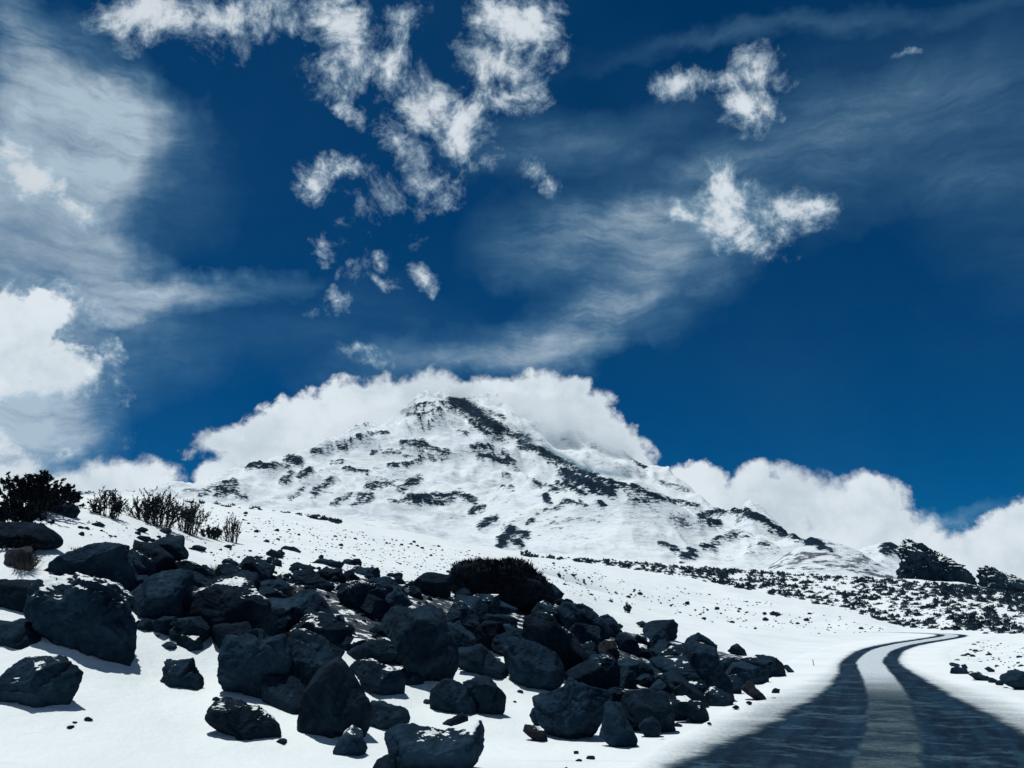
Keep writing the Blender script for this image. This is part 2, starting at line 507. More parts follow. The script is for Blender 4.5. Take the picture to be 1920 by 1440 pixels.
def terrain_noise(x, y, r, z):
    s = np.zeros_like(x)
    near = r < 700
    if near.any():
        xn, yn, rn = x[near], y[near], r[near]
        amp = np.clip((rn - 7) / 10, 0, 1)
        v = 0.13 * fbm(xyz3(xn / 2.6, yn / 2.6, 3.0), 5, 0.45) * amp
        v += np.clip((rn - 30) / 60, 0, 1) * 0.55 * fbm(xyz3(xn / 13, yn / 13, 8.0), 4)
        v += np.clip((rn - 150) / 150, 0, 1) * 2.6 * fbm(xyz3(xn / 45, yn / 45, 1.0), 4)
        s[near] = v
    far = r > 600
    if far.any():
        xf, yf, rf, zf = x[far], y[far], r[far], z[far]
        f = np.clip((rf - 600) / 1200, 0, 1)
        el = np.clip(zf / 1300, 0, 1)
        a = np.arctan2(xf, yf)
        # spurs run down towards the viewer: stretch the noise along range
        wx_, wy_ = 90 * fbm(xyz3(xf / 500, yf / 500, 7.0), 3), 90 * fbm(xyz3(xf / 500, yf / 500, 11.0), 3)
        sp = ridged(xyz3(a * 7.0, np.log(rf) * 2.2, 4.0), 5, 0.5)
        fine = ridged(xyz3((xf + wx_) / 520, (yf + wy_) / 520, 2.0), 7, 0.56)
        gul = ridged(xyz3((xf + wx_) / 170, (yf + wy_) / 210, 14.0), 5, 0.55)
        v = f * ((sp - 1.0) * 26 * (0.35 + el * 0.9) + (fine - 1.0) * 58 * (0.35 + el) + (gul - 1.0) * 15 * (0.5 + el))
        v += ridge_line(xf, yf, [(1120, 1000, 2000), (1045, 950, 2700), (1000, 915, 3400)], 95, 330)
        v += ridge_line(xf, yf, [(1045, 950, 2700), (1180, 1045, 1750)], 60, 240)
        v += ridge_line(xf, yf, [(1400, 975, 3500), (1300, 1000, 2700), (1250, 1045, 2000)], 75, 260)
        v += ridge_line(xf, yf, [(1400, 965, 3800), (1430, 1020, 2600), (1500, 1060, 1900)], 70, 240)
        v += bump(xf, yf, 1572, 1037, 960, 30, 44, 90) + bump(xf, yf, 1500, 1055, 930, 16, 34, 80)
        v += bump(xf, yf, 1655, 1033, 2100, 45, 70, 250)
        # keep the skyline where the photograph has it
        s[far] += v
    return s


NR1, NR2 = 330, 460
R1 = np.concatenate([[0.6], np.exp(np.linspace(math.log(2.0), math.log(640.0), NR1 - 1))])
R2 = np.exp(np.linspace(math.log(640.0), math.log(7600.0), NR2))


def grid(rs):
    Rg, Ag = np.meshgrid(rs, AZ, indexing='ij')
    Z = np.zeros_like(Rg)
    for k in range(NA):
        Z[:, k] = profile(k, rs)
    X, Y = Rg * np.sin(Ag), Rg * np.cos(Ag)
    n = terrain_noise(X.ravel(), Y.ravel(), Rg.ravel(), Z.ravel()).reshape(Z.shape)
    return X, Y, Z, n


X1, Y1, Z1, N1 = grid(R1)
rd = np.full(X1.shape, 1e9)
sel = R1 < 110
rd[sel] = road_dist(X1[sel].ravel(), Y1[sel].ravel()).reshape(X1[sel].shape)
wroad = np.clip((rd - 3.4) / 4.5, 0, 1)
wroad = wroad * wroad * (3 - 2 * wroad)
# ground sinks a hand's breadth under the road bed
Z1 = (Z1 + N1) * wroad + (road_z(Y1) - 0.03) * (1 - wroad)
Z1 = np.where(rd < 2.3, Z1 - 0.06, Z1)
X2, Y2, Z2, N2 = grid(R2)
Z2 = Z2 + N2
Z2[0] = Z1[-1]
# fit the skyline of the mountain to the curve given: per column lift so that its highest sight line is the silhouette's
sil_a, sil_l, sil_z = row_curve(ROWS[-1])
tgt = np.interp(AZ, sil_a, (sil_z - CAMZ) / sil_l)
seen = ((Z2 - CAMZ) / R2[:, None])
mx = seen.max(0)
ker = np.ones(41) / 41
corr = np.convolve(np.pad(tgt - mx, 20, mode='edge'), ker, mode='valid')
corr = np.where(np.abs(AZ) < R(34), corr, 0)
wup = np.clip((R2 - 1500) / 1500, 0, 1)[:, None]
Z2 = Z2 + wup * corr[None, :] * R2[:, None]

LOGR1 = np.log(R1)


def height(x, y):
    """ground height within the near sheet"""
    r = max(math.hypot(x, y), 0.7)
    a = math.atan2(x, y)
    i = int(np.clip(np.searchsorted(LOGR1, math.log(r)) - 1, 0, NR1 - 2))
    j = int(np.clip(np.searchsorted(AZ, a) - 1, 0, NA - 2))
    t = min(max((math.log(r) - LOGR1[i]) / (LOGR1[i + 1] - LOGR1[i]), 0), 1)
    s = min(max((a - AZ[j]) / (AZ[j + 1] - AZ[j]), 0), 1)
    return float((Z1[i, j] * (1 - s) + Z1[i, j + 1] * s) * (1 - t) + (Z1[i + 1, j] * (1 - s) + Z1[i + 1, j + 1] * s) * t)


def hit(px, py, rmin=5.0):
    """where the sight line through a pixel meets the near ground"""
    a, t = az_el(px, py)
    j = int(np.clip(np.searchsorted(AZ, a) - 1, 0, NA - 2))
    s = (a - AZ[j]) / (AZ[j + 1] - AZ[j])
    zz = Z1[:, j] * (1 - s) + Z1[:, j + 1] * s
    f = CAMZ + R1 * t - zz
    ok = np.where((f[1:] <= 0) & (R1[1:] > rmin))[0]
    if len(ok) == 0:
        return None
    i = ok[0]
    q = f[i] / (f[i] - f[i + 1] + 1e-12)
    r = R1[i] + np.clip(q, 0, 1) * (R1[i + 1] - R1[i])
    return np.array((r * math.sin(a), r * math.cos(a), CAMZ + r * t))


# ------------------------------------------------------------------ objects
def mesh_from(name, verts, faces, mat=None, smooth=True):
    me = bpy.data.meshes.new(name)
    verts = np.asarray(verts, np.float32)
    if isinstance(faces, np.ndarray):
        nf, k = faces.shape
        me.vertices.add(len(verts))
        me.vertices.foreach_set('co', verts.ravel())
        me.loops.add(nf * k)
        me.loops.foreach_set('vertex_index', faces.astype(np.int32).ravel())
        me.polygons.add(nf)
        me.polygons.foreach_set('loop_start', np.arange(0, nf * k, k, dtype=np.int32))
        me.polygons.foreach_set('loop_total', np.full(nf, k, np.int32))
        me.update(calc_edges=True)
    else:
        me.from_pydata(verts.tolist(), [], faces)
    if smooth:
        me.polygons.foreach_set('use_smooth', np.ones(len(me.polygons), bool))
    if mat:
        me.materials.append(mat)
    return me


def obj(name, me, parent=None, loc=None):
    o = bpy.data.objects.new(name, me)
    COL.objects.link(o)
    if parent:
        o.parent = parent
    if loc is not None:
        o.location = loc
    return o


def tag(o, label=None, cat=None, group=None, kind=None):
    if label:
        o['label'] = label
    if cat:
        o['category'] = cat
    if group:
        o['group'] = group
    if kind:
        o['kind'] = kind
    return o


def gridfaces(nr, nc):
    i = np.arange(nr - 1)[:, None] * nc + np.arange(nc - 1)[None, :]
    return np.stack([i, i + 1, i + nc + 1, i + nc], -1).reshape(-1, 4)[:, ::-1]


def attr(me, name, vals):
    at = me.attributes.new(name, 'FLOAT', 'POINT')
    at.data.foreach_set('value', np.asarray(vals, np.float32).ravel())


# ------------------------------------------------------------------ materials
def new_mat(name):
    m = bpy.data.materials.new(name)
    m.use_nodes = True
    return m, NT(m.node_tree)


def finish(N, color, rough=0.9, bump_h=None, bump_s=0.3, bump_d=0.05, spec=0.3, normal=None, **extra):
    ins = {'Base Color': color, 'Roughness': rough, 'Specular IOR Level': spec}
    ins.update(extra)
    if bump_h is not None:
        b = N.n('ShaderNodeBump', {'Height': bump_h, 'Strength': bump_s, 'Distance': bump_d})
        ins['Normal'] = b.outputs[0]
    p = N.n('ShaderNodeBsdfPrincipled', ins)
    N.n('ShaderNodeOutputMaterial', {'Surface': p.outputs[0]})


SNOW = (0.745, 0.815, 0.815)
SNOW_D = (0.675, 0.745, 0.755)


def mat_snow():
    m, N = new_mat('snow')
    pos = N.n('ShaderNodeNewGeometry').outputs['Position']
    n1 = N.noise(pos, 0.35, 5, 0.55).outputs[0]
    n2 = N.noise(pos, 6.0, 5, 0.6).outputs[0]
    c = N.mix(N.smooth(n1, 0.35, 0.7), SNOW, SNOW_D)
    # wind streaks and thin grit showing through, running down the slope to the right
    mp = N.n('ShaderNodeMapping', {'Vector': pos, 'Rotation': (0, 0, R(-52)), 'Scale': (0.16, 1.5, 0.6)})
    n3 = N.noise(mp.outputs[0], 1.0, 6, 0.62).outputs[0]
    n4 = N.noise(pos, 0.12, 3, 0.5).outputs[0]
    grit = N.m('MULTIPLY', N.smooth(n3, 0.63, 0.74), N.smooth(n4, 0.48, 0.62))
    c = N.mix(N.m('MULTIPLY', grit, 0.5), c, (0.22, 0.25, 0.28))
    v = N.n('ShaderNodeTexVoronoi', {'Vector': pos, 'Scale': 1.1, 'Randomness': 1.0}).outputs['Distance']
    speck = N.m('MULTIPLY', N.m('LESS_THAN', N.m('ADD', v, N.m('MULTIPLY', n2, 0.14)), 0.10), N.smooth(n1, 0.52, 0.58))
    c = N.mix(N.m('MULTIPLY', speck, 0.75), c, (0.05, 0.06, 0.07))
    ba = N.n('ShaderNodeAttribute', attribute_name='gap_shade').outputs['Fac']  # dark gravel tone painted in for the shadows in the pile's gaps
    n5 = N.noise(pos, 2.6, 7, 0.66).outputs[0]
    gap_shade = N.smooth(N.m('ADD', ba, N.m('MULTIPLY', N.m('SUBTRACT', n5, 0.5), 2.6)), 0.55, 0.66)
    c = N.mix(gap_shade, c, N.mix(N.smooth(n2, 0.3, 0.7), (0.010, 0.018, 0.027), (0.035, 0.052, 0.068)))
    h = N.m('ADD', N.m('ADD', N.m('MULTIPLY', n1, 0.5), N.m('MULTIPLY', n2, 0.10)), N.m('MULTIPLY', gap_shade, N.m('SUBTRACT', N.m('MULTIPLY', n2, 0.5), 0.35)))
    n6 = N.noise(pos, 22.0, 4, 0.6).outputs[0]
    h = N.m('ADD', h, N.m('MULTIPLY', n6, 0.02))
    finish(N, c, 0.75, h, 0.7, 0.35, 0.25)
    return m


def mat_mountain():
    m, N = new_mat('mountain_snow_and_rock')
    g = N.n('ShaderNodeNewGeometry')
    pos = g.outputs['Position']
    rk = N.n('ShaderNodeAttribute', attribute_name='rock').outputs['Fac']
    gr = N.n('ShaderNodeAttribute', attribute_name='grit').outputs['Fac']
    ic = N.n('ShaderNodeAttribute', attribute_name='ice').outputs['Fac']
    # strata: noise squeezed along height
    mp = N.n('ShaderNodeMapping', {'Vector': pos, 'Rotation': (R(8), R(6), 0), 'Scale': (1, 1, 5.0)})
    n1 = N.noise(mp.outputs[0], 0.011, 8, 0.68).outputs[0]
    n2 = N.noise(pos, 0.035, 6, 0.7).outputs[0]
    n2c = N.noise(mp.outputs[0], 0.055, 5, 0.7).outputs[0]
    n3 = N.noise(pos, 0.004, 5, 0.6).outputs[0]
    nz = N.n('ShaderNodeSeparateXYZ', {0: g.outputs['Normal']}).outputs[2]
    steep = N.smooth(nz, 0.86, 0.55)
    nn = N.m('ADD', N.m('MULTIPLY', N.m('SUBTRACT', n1, 0.5), 2.6), N.m('ADD', N.m('MULTIPLY', N.m('SUBTRACT', n2, 0.5), 2.2), N.m('MULTIPLY', N.m('SUBTRACT', n2c, 0.5), 3.0)))
    f = N.m('ADD', rk, N.m('MULTIPLY', nn, N.smooth(rk, 0.0, 0.3)))
    rock = N.smooth(f, 0.42, 0.66)
    wild = N.m('MULTIPLY', N.smooth(N.m('ADD', N.m('MULTIPLY', steep, 0.34), N.m('MULTIPLY', nn, 0.66)), 0.38, 0.62), N.smooth(n3, 0.34, 0.54))
    rock = N.m('MAXIMUM', rock, N.m('MULTIPLY', wild, 0.85))
    fleck = N.m('MULTIPLY', N.smooth(N.m('ADD', N.m('MULTIPLY', nn, 0.75), gr), 0.58, 0.9), 0.85)
    rock = N.m('MAXIMUM', rock, fleck)
    rc = N.mix(N.smooth(n2, 0.35, 0.7), (0.003, 0.014, 0.030), (0.012, 0.030, 0.050))
    sc = N.mix(N.smooth(n3, 0.3, 0.7), SNOW, (0.69, 0.76, 0.80))
    # thin snow plus soft blue shading painted into the colour round rock bands and ribs
    thin = N.m('MAXIMUM', N.m('MULTIPLY', N.smooth(f, 0.05, 0.5), N.smooth(rk, 0.0, 0.2)),
               N.m('MULTIPLY', N.smooth(N.m('ADD', n1, N.m('MULTIPLY', N.m('SUBTRACT', n2c, 0.5), 0.7)), 0.52, 0.66), N.smooth(n3, 0.36, 0.6)))
    sc = N.mix(N.m('MULTIPLY', thin, 0.5), sc, (0.33, 0.43, 0.50))
    c = N.mix(rock, sc, rc)
    c = N.mix(N.m('MULTIPLY', ic, 0.8), c, (0.16, 0.28, 0.34))
    h = N.m('ADD', N.m('MULTIPLY', n1, 1.0), N.m('MULTIPLY', n2, 0.5))
    finish(N, c, 0.9, h, 0.7, 14.0, 0.05)
    return m


def mat_rock(name='basalt', lo=(0.0026, 0.0105, 0.021), hi=(0.0125, 0.031, 0.051), tint=(0.031, 0.060, 0.083), k=1.0):
    m, N = new_mat(name)
    tc = N.n('ShaderNodeTexCoord').outputs['Object']
    oi = N.n('ShaderNodeObjectInfo')
    off = N.vm('ADD', tc, N.vm('SCALE', N.n('ShaderNodeCombineXYZ', {0: oi.outputs['Random'], 1: 0.3, 2: oi.outputs['Random']}).outputs[0], s=40.0))
    n1 = N.noise(off, 1.6 * k, 6, 0.6).outputs[0]
    n2 = N.noise(off, 9.0 * k, 7, 0.68).outputs[0]
    n3 = N.noise(off, 38.0 * k, 4, 0.6).outputs[0]
    c = N.mix(N.smooth(N.m('ADD', N.m('MULTIPLY', n1, 0.7), N.m('MULTIPLY', n2, 0.45)), 0.42, 0.75), lo, hi)
    lich = N.m('MULTIPLY', N.smooth(n2, 0.56, 0.68), N.smooth(n1, 0.42, 0.62))
    c = N.mix(N.m('MULTIPLY', lich, 0.55), c, tint)
    val = N.lin(oi.outputs['Random'], 0, 1, 0.65, 1.35)
    c = N.vm('SCALE', c, s=val)
    # blown snow lodged on the flatter tops
    sa = N.n('ShaderNodeAttribute', attribute_name='snow_amount', attribute_type='OBJECT').outputs['Fac']
    nz = N.n('ShaderNodeSeparateXYZ', {0: N.n('ShaderNodeNewGeometry').outputs['Normal']}).outputs[2]
    nlow = N.noise(off, 2.2 * k, 6, 0.62, 0.4).outputs[0]
    sn = N.m('MULTIPLY', N.smooth(N.m('ADD', N.m('MULTIPLY', nz, 0.55), nlow), N.m('SUBTRACT', 1.2, N.m('MULTIPLY', sa, 0.3)), N.m('SUBTRACT', 1.23, N.m('MULTIPLY', sa, 0.3))), N.m('GREATER_THAN', sa, 0.01))
    c = N.mix(sn, c, SNOW)
    h = N.m('ADD', N.m('ADD', N.m('MULTIPLY', n2, 0.7), N.m('MULTIPLY', n3, 0.22)), N.m('MULTIPLY', sn, 0.5))
    finish(N, c, 0.92, h, 0.8, 0.06 / k, 0.06)
    return m


def mat_plain(name, lo, hi, scale=8.0, rough=0.9, spec=0.06):
    m, N = new_mat(name)
    pos = N.n('ShaderNodeNewGeometry').outputs['Position']
    n = N.noise(pos, scale, 4, 0.6).outputs[0]
    oi = N.n('ShaderNodeObjectInfo').outputs['Random']
    c = N.mix(N.smooth(n, 0.3, 0.7), lo, hi)
    c = N.vm('SCALE', c, s=N.lin(oi, 0, 1, 0.75, 1.25))
    finish(N, c, rough, None, spec=spec)
    return m


def mat_road():
    m, N = new_mat('slushy_road')
    uvn = N.n('ShaderNodeUVMap', uv_map='road')
    s = N.n('ShaderNodeSeparateXYZ', {0: uvn.outputs[0]})
    pos = N.n('ShaderNodeNewGeometry').outputs['Position']
    u0, v = s.outputs[0], s.outputs[1]       # u: metres across, v: metres along
    wob = N.noise(N.n('ShaderNodeCombineXYZ', {0: N.m('MULTIPLY', v, 0.16), 1: N.m('MULTIPLY', u0, 0.25)}).outputs[0], 1.0, 5, 0.6).outputs[0]
    nf = N.noise(pos, 3.2, 8, 0.72).outputs[0]
    mp = N.n('ShaderNodeMapping', {'Vector': uvn.outputs[0], 'Scale': (0.42, 1.25, 1)})
    acr = N.noise(mp.outputs[0], 1.0, 8, 0.66, 0.6).outputs[0]       # drift streaks lying across the road
    mp2 = N.n('ShaderNodeMapping', {'Vector': uvn.outputs[0], 'Scale': (3.0, 0.22, 1)})
    alo = N.noise(mp2.outputs[0], 1.0, 7, 0.64, 0.3).outputs[0]      # tyre smears along it
    u = N.m('ADD', u0, N.m('MULTIPLY', N.m('SUBTRACT', wob, 0.5), 0.30))
    au = N.m('ABSOLUTE', u)
    fc = N.n('ShaderNodeFloatCurve', {'Value': N.lin(v, 8.0, 48.0)})
    cv = fc.mapping.curves[0]
    for i, (x, y) in enumerate([(0, .92), (.12, .70), (.25, .54), (.38, .42), (.55, .36), (1, .33)]):
        if i < 2:
            cv.points[i].location = (x, y)
        else:
            cv.points.new(x, y)
    fc.mapping.update()
    edge = N.m('MULTIPLY', fc.outputs[0], 3.0)                      # half width of the bare strip, metres
    nz = N.m('ADD', N.m('MULTIPLY', N.m('SUBTRACT', nf, 0.5), 0.55), N.m('MULTIPLY', N.m('SUBTRACT', acr, 0.5), 0.9))
    near = N.smooth(v, 34.0, 12.0)
    out_e = N.m('ADD', N.m('SUBTRACT', edge, au), N.m('MULTIPLY', nz, N.lin(near, 0, 1, 0.25, 0.8)))
    dark = N.m('MULTIPLY', N.smooth(out_e, N.lin(near, 0, 1, -0.10, -0.18), N.lin(near, 0, 1, 0.08, 0.12)),
               N.smooth(N.m('ADD', N.m('SUBTRACT', au, N.lin(near, 0, 1, 0.44, 0.36)), N.m('MULTIPLY', nz, 0.16)), -0.05, 0.06))
    slush = N.m('MULTIPLY', N.smooth(N.m('ADD', out_e, N.m('MULTIPLY', nz, N.lin(near, 0, 1, 0.2, 1.2))), N.lin(near, 0, 1, -0.35, -1.7), 0.1), N.lin(near, 0, 1, 0.45, 0.92))
    grain = N.noise(pos, 14.0, 5, 0.7).outputs[0]
    mid = N.smooth(au, 0.75, 0.45)
    wet = N.mix(N.smooth(N.m('ADD', N.m('MULTIPLY', alo, 0.6), N.m('MULTIPLY', nf, 0.4)), 0.40, 0.60), (0.0008, 0.0085, 0.021), (0.006, 0.026, 0.050))
    wet = N.mix(N.m('MULTIPLY', N.smooth(N.m('ADD', N.m('MULTIPLY', acr, 0.6), N.m('MULTIPLY', nf, 0.4)), 0.50, 0.62), 0.75), wet, (0.040, 0.085, 0.118))
    midc = N.mix(N.smooth(N.m('ADD', acr, N.m('MULTIPLY', N.m('SUBTRACT', nf, 0.5), 0.6)), 0.36, 0.62), (0.056, 0.092, 0.105), (0.014, 0.032, 0.048))
    midfar = N.mix(N.smooth(N.m('ADD', v, N.m('MULTIPLY', nz, 9.0)), 30.0, 20.0), (0.47, 0.54, 0.58), midc)
    slush = N.m('MULTIPLY', slush, N.smooth(N.m('ABSOLUTE', u0), 3.0, 2.1))
    base = N.mix(N.smooth(N.noise(pos, 0.35, 5, 0.55).outputs[0], 0.35, 0.7), SNOW, SNOW_D)
    c = N.mix(slush, base, N.mix(N.smooth(nf, 0.35, 0.65), (0.12, 0.16, 0.175), (0.26, 0.31, 0.33)))
    c = N.mix(mid, c, midfar)
    c = N.mix(dark, c, wet)
    c = N.vm('SCALE', c, s=N.mix_f(N.m('MAXIMUM', dark, slush), 1.0, N.lin(grain, 0.3, 0.7, 0.5, 1.55)))
    rough = N.lin(dark, 0, 1, 0.85, 0.7)
    h = N.m('ADD', N.m('ADD', N.m('MULTIPLY', nf, 0.6), N.m('MULTIPLY', grain, 0.25)), N.m('MULTIPLY', dark, -0.5))
    finish(N, c, rough, h, 0.6, 0.06, 0.06)
    return m


M_SNOW = mat_snow()
M_MOUNT = mat_mountain()
M_ROCK = mat_rock()
M_ROCK_B = mat_rock('brown_basalt', (0.013, 0.018, 0.025), (0.034, 0.037, 0.043), (0.055, 0.056, 0.060))
M_ROAD = mat_road()
M_CRAG = mat_rock('crag_rock', (0.006, 0.020, 0.038), (0.022, 0.045, 0.068), (0.04, 0.065, 0.085), 0.07)
M_LEAF = mat_plain('dark_leaf', (0.004, 0.008, 0.013), (0.010, 0.018, 0.025), 5.0)
M_LEAF2 = mat_plain('shrub_leaf', (0.007, 0.014, 0.021), (0.024, 0.037, 0.046), 3.0)
M_TWIG = mat_plain('twig', (0.020, 0.024, 0.026), (0.05, 0.055, 0.055), 12.0)
M_GRASS = mat_plain('dry_grass', (0.04, 0.045, 0.045), (0.11, 0.115, 0.105), 6.0)
M_SCRUB = mat_plain('scrub', (0.009, 0.024, 0.040), (0.030, 0.052, 0.074), 0.8)

# ------------------------------------------------------------------ ground sheet, mountain, road
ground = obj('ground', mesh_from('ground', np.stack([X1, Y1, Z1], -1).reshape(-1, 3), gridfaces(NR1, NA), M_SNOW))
_px, _py = np.full(X1.size, -1e4), np.full(X1.size, -1e4)
_ok = (Y1.ravel() > 3) & (np.hypot(X1, Y1).ravel() < 60)
_px[_ok], _py[_ok] = to_pix(X1.ravel()[_ok], Y1.ravel()[_ok], Z1.ravel()[_ok])


def poly_mask(px, py, poly):
    c = np.zeros(px.shape, bool)
    j = len(poly) - 1
    for i in range(len(poly)):
        (x0, y0), (x1, y1) = poly[i], poly[j]
        with np.errstate(divide='ignore', invalid='ignore'):
            c ^= ((y0 > py) != (y1 > py)) & (px < (x1 - x0) * (py - y0) / (y1 - y0 + 1e-9) + x0)
        j = i
    return c


DEBRIS_SHADE = [(70, 1090), (250, 1065), (370, 1065), (520, 1080), (640, 1075), (860, 1120), (1060, 1125), (1150, 1180), (1290, 1208), (1450, 1245),
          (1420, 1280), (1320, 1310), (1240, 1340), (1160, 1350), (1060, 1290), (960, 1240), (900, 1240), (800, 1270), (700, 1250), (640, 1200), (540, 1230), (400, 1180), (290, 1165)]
attr(ground.data, 'gap_shade', poly_mask(_px, _py, DEBRIS_SHADE) * 0.74)  # shadow between the boulders put into the ground colour as dark gravel
tag(ground, 'snow covered ground rising from the road to the left', kind='structure')

# --- rock bands of the mountain, traced in the photograph: (points, width px, strength)
ROCKS = [
    ([(850, 757), (870, 763), (895, 780), (915, 795), (938, 810)], 15, 1.3), ([(885, 792), (915, 815)], 7, 1.1),
    ([(905, 768), (945, 785)], 5, .8), ([(860, 775), (890, 795)], 4, .6), ([(915, 812), (940, 828)], 6, .6),
    ([(955, 815), (990, 822)], 9, .9), ([(975, 833), (1010, 845), (1040, 862), (1080, 880)], 9, 1.1),
    ([(1070, 875), (1110, 895), (1170, 915)], 9, 1.1), ([(1055, 888), (1100, 908), (1150, 925)], 11, 1.2),
    ([(1030, 868), (1060, 885)], 5, .8), ([(1060, 905), (1095, 930)], 6, .9), ([(1185, 915), (1230, 932)], 8, 1.1),
    ([(1180, 932), (1215, 940)], 6, .9), ([(755, 773), (790, 759), (850, 755)], 4, 1.0), ([(765, 778), (800, 777), (830, 771)], 4, 1.0),
    ([(785, 797), (812, 792)], 3, .9), ([(792, 806), (810, 806)], 3, .8), ([(860, 810), (878, 815)], 3, .9),
    ([(755, 833), (790, 830), (805, 842), (838, 850)], 7, .95), ([(790, 857), (820, 862), (842, 853)], 6, .9),
    ([(770, 840), (800, 838)], 4, .9), ([(885, 840), (920, 842), (946, 850)], 6, 1.1), ([(895, 858), (925, 860), (950, 868)], 7, 1.1),
    ([(940, 852), (965, 868)], 6, .9), ([(730, 874), (760, 872), (788, 866)], 5, 1.0), ([(700, 850), (735, 848), (760, 855)], 5, .8),
    ([(645, 880), (690, 886)], 4, 1.1), ([(463, 878), (485, 873), (510, 876)], 6, 1.3), ([(540, 860), (562, 868)], 9, 1.2),
    ([(512, 872), (540, 876)], 6, .9), ([(566, 893), (582, 882)], 9, 1.1), ([(590, 848), (608, 845)], 7, 1.0), ([(635, 842), (650, 838)], 5, .9),
    ([(622, 870), (640, 866)], 5, .9), ([(530, 905), (545, 890)], 8, .8), ([(588, 925), (620, 902)], 8, .85), ([(545, 935), (570, 918)], 5, .7),
    ([(625, 945), (660, 930), (698, 932)], 7, .85), ([(660, 948), (690, 940)], 5, .8), ([(690, 912), (735, 908)], 8, .85),
    ([(750, 918), (785, 898)], 9, .85), ([(765, 938), (800, 932), (845, 936)], 10, 1.0), ([(775, 944), (830, 943)], 4, 1.3), ([(830, 935), (858, 925)], 6, .85),
    ([(868, 930), (892, 942)], 8, .9), ([(885, 962), (905, 952)], 8, .9), ([(730, 940), (760, 940)], 4, .7),
    ([(903, 988), (915, 980), (928, 976)], 10, 1.0), ([(942, 1018), (960, 998), (985, 1005)], 12, 1.15), ([(960, 1010), (975, 1020)], 10, 1.0),
    ([(1000, 905), (1020, 912), (1045, 918)], 7, .85), ([(1045, 905), (1060, 918)], 6, .8), ([(1025, 932), (1027, 940)], 7, 1.2),
    ([(1055, 940), (1078, 945)], 6, 1.0), ([(1085, 940), (1100, 948)], 5, .8), ([(1125, 945), (1135, 950)], 6, .9), ([(945, 888), (955, 895)], 5, .9),
    ([(935, 912), (960, 918)], 6, .7), ([(1020, 960), (1060, 948)], 4, .7), ([(985, 985), (1010, 968)], 4, .7),
    ([(1240, 905), (1290, 920)], 5, .7), ([(1215, 925), (1260, 940), (1310, 950)], 7, .75), ([(1220, 955), (1260, 965)], 4, .7), ([(1270, 962), (1290, 968)], 4, .7),
    ([(1310, 972), (1340, 962), (1380, 960), (1405, 966)], 8, 1.1), ([(1400, 962), (1430, 978), (1470, 1000), (1500, 1010), (1540, 1024)], 9, 1.25), ([(1510, 1020), (1560, 1032)], 6, .9),
    ([(1330, 980), (1348, 984)], 8, 1.2), ([(1340, 1016), (1365, 1008), (1388, 1000)], 10, .7), ([(1320, 1025), (1340, 1032)], 7, .8),
    ([(1280, 1046), (1300, 1040)], 10, 1.1), ([(1290, 1030), (1296, 1036)], 6, 1.0), ([(1237, 1022), (1265, 1030)], 8, .75), ([(1425, 1020), (1455, 1032)], 7, .65),
    ([(1400, 1005), (1410, 1035)], 6, .45), ([(375, 928), (400, 915), (440, 912)], 9, .62), ([(405, 930), (430, 922), (462, 935)], 8, .75), ([(420, 908), (440, 904)], 5, .9), ([(345, 922), (370, 918)], 4, .7),
    ([(600, 852), (640, 832), (690, 812)], 3, .75), ([(695, 815), (725, 812)], 4, .9), ([(670, 800), (690, 797)], 3, .8), ([(700, 832), (712, 834)], 4, .9),
    ([(1190, 868), (1215, 880)], 4, .7), ([(1665, 1028), (1683, 1030)], 14, 1.2), ([(215, 922), (235, 919), (285, 921)], 4, .8), ([(150, 925), (215, 923)], 2, .7),
    ([(1620, 1070), (1650, 1060)], 5, .4),
]
ICE = [([(1020, 838), (1060, 858), (1090, 878), (1140, 888), (1180, 892)], 6, 1.0), ([(985, 830), (1000, 825)], 8, .5)]


def paint(px, py, strokes, warp):
    out = np.zeros(px.shape)
    qx, qy = px + warp[0], py + warp[1]
    for pts, w, s in strokes:
        xs = [p[0] for p in pts]
        ys = [p[1] for p in pts]
        ok = (qx > min(xs) - 3 * w) & (qx < max(xs) + 3 * w) & (qy > min(ys) - 3 * w) & (qy < max(ys) + 3 * w)
        if not ok.any():
            continue
        x, y = qx[ok], qy[ok]
        best = np.full(x.shape, 1e9)
        for (x0, y0), (x1, y1) in zip(pts[:-1], pts[1:]):
            ex, ey = x1 - x0, y1 - y0
            t = np.clip(((x - x0) * ex + (y - y0) * ey) / (ex * ex + ey * ey + 1e-9), 0, 1)
            best = np.minimum(best, np.hypot(x - x0 - t * ex, y - y0 - t * ey))
        out[ok] = np.maximum(out[ok], s * np.clip(1.15 - best / w * 0.8, 0, 1))
    return out


xf, yf, zf = X2.ravel(), Y2.ravel(), Z2.ravel()
front = yf > 100
PX, PY = np.full(xf.shape, -1e4), np.full(xf.shape, -1e4)
PX[front], PY[front] = to_pix(xf[front], yf[front], zf[front])
wp = (7 * fbm(xyz3(PX / 22, PY / 14, 1.0), 4), 5 * fbm(xyz3(PX / 22, PY / 14, 6.0), 4))
rock_a = paint(PX, PY, ROCKS, wp)
ice_a = paint(PX, PY, ICE, (wp[0] * .4, wp[1] * .4))
# low flanks show more ground through thin snow
grit = 0.42 * np.exp(-((PX - 1040) / 130) ** 2 - ((PY - 990) / 50) ** 2) + 0.42 * np.exp(-((PX - 700) / 180) ** 2 - ((PY - 895) / 55) ** 2)
grit += 0.40 * np.exp(-((PX - 1410) / 80) ** 2 - ((PY - 1030) / 30) ** 2) + 0.25 * np.exp(-((PX - 420) / 60) ** 2 - ((PY - 922) / 20) ** 2)
rr = np.hypot(xf, yf)
grit += 0.60 * ((rr < 1050) & (PX > 1440) & (PX < 1700))
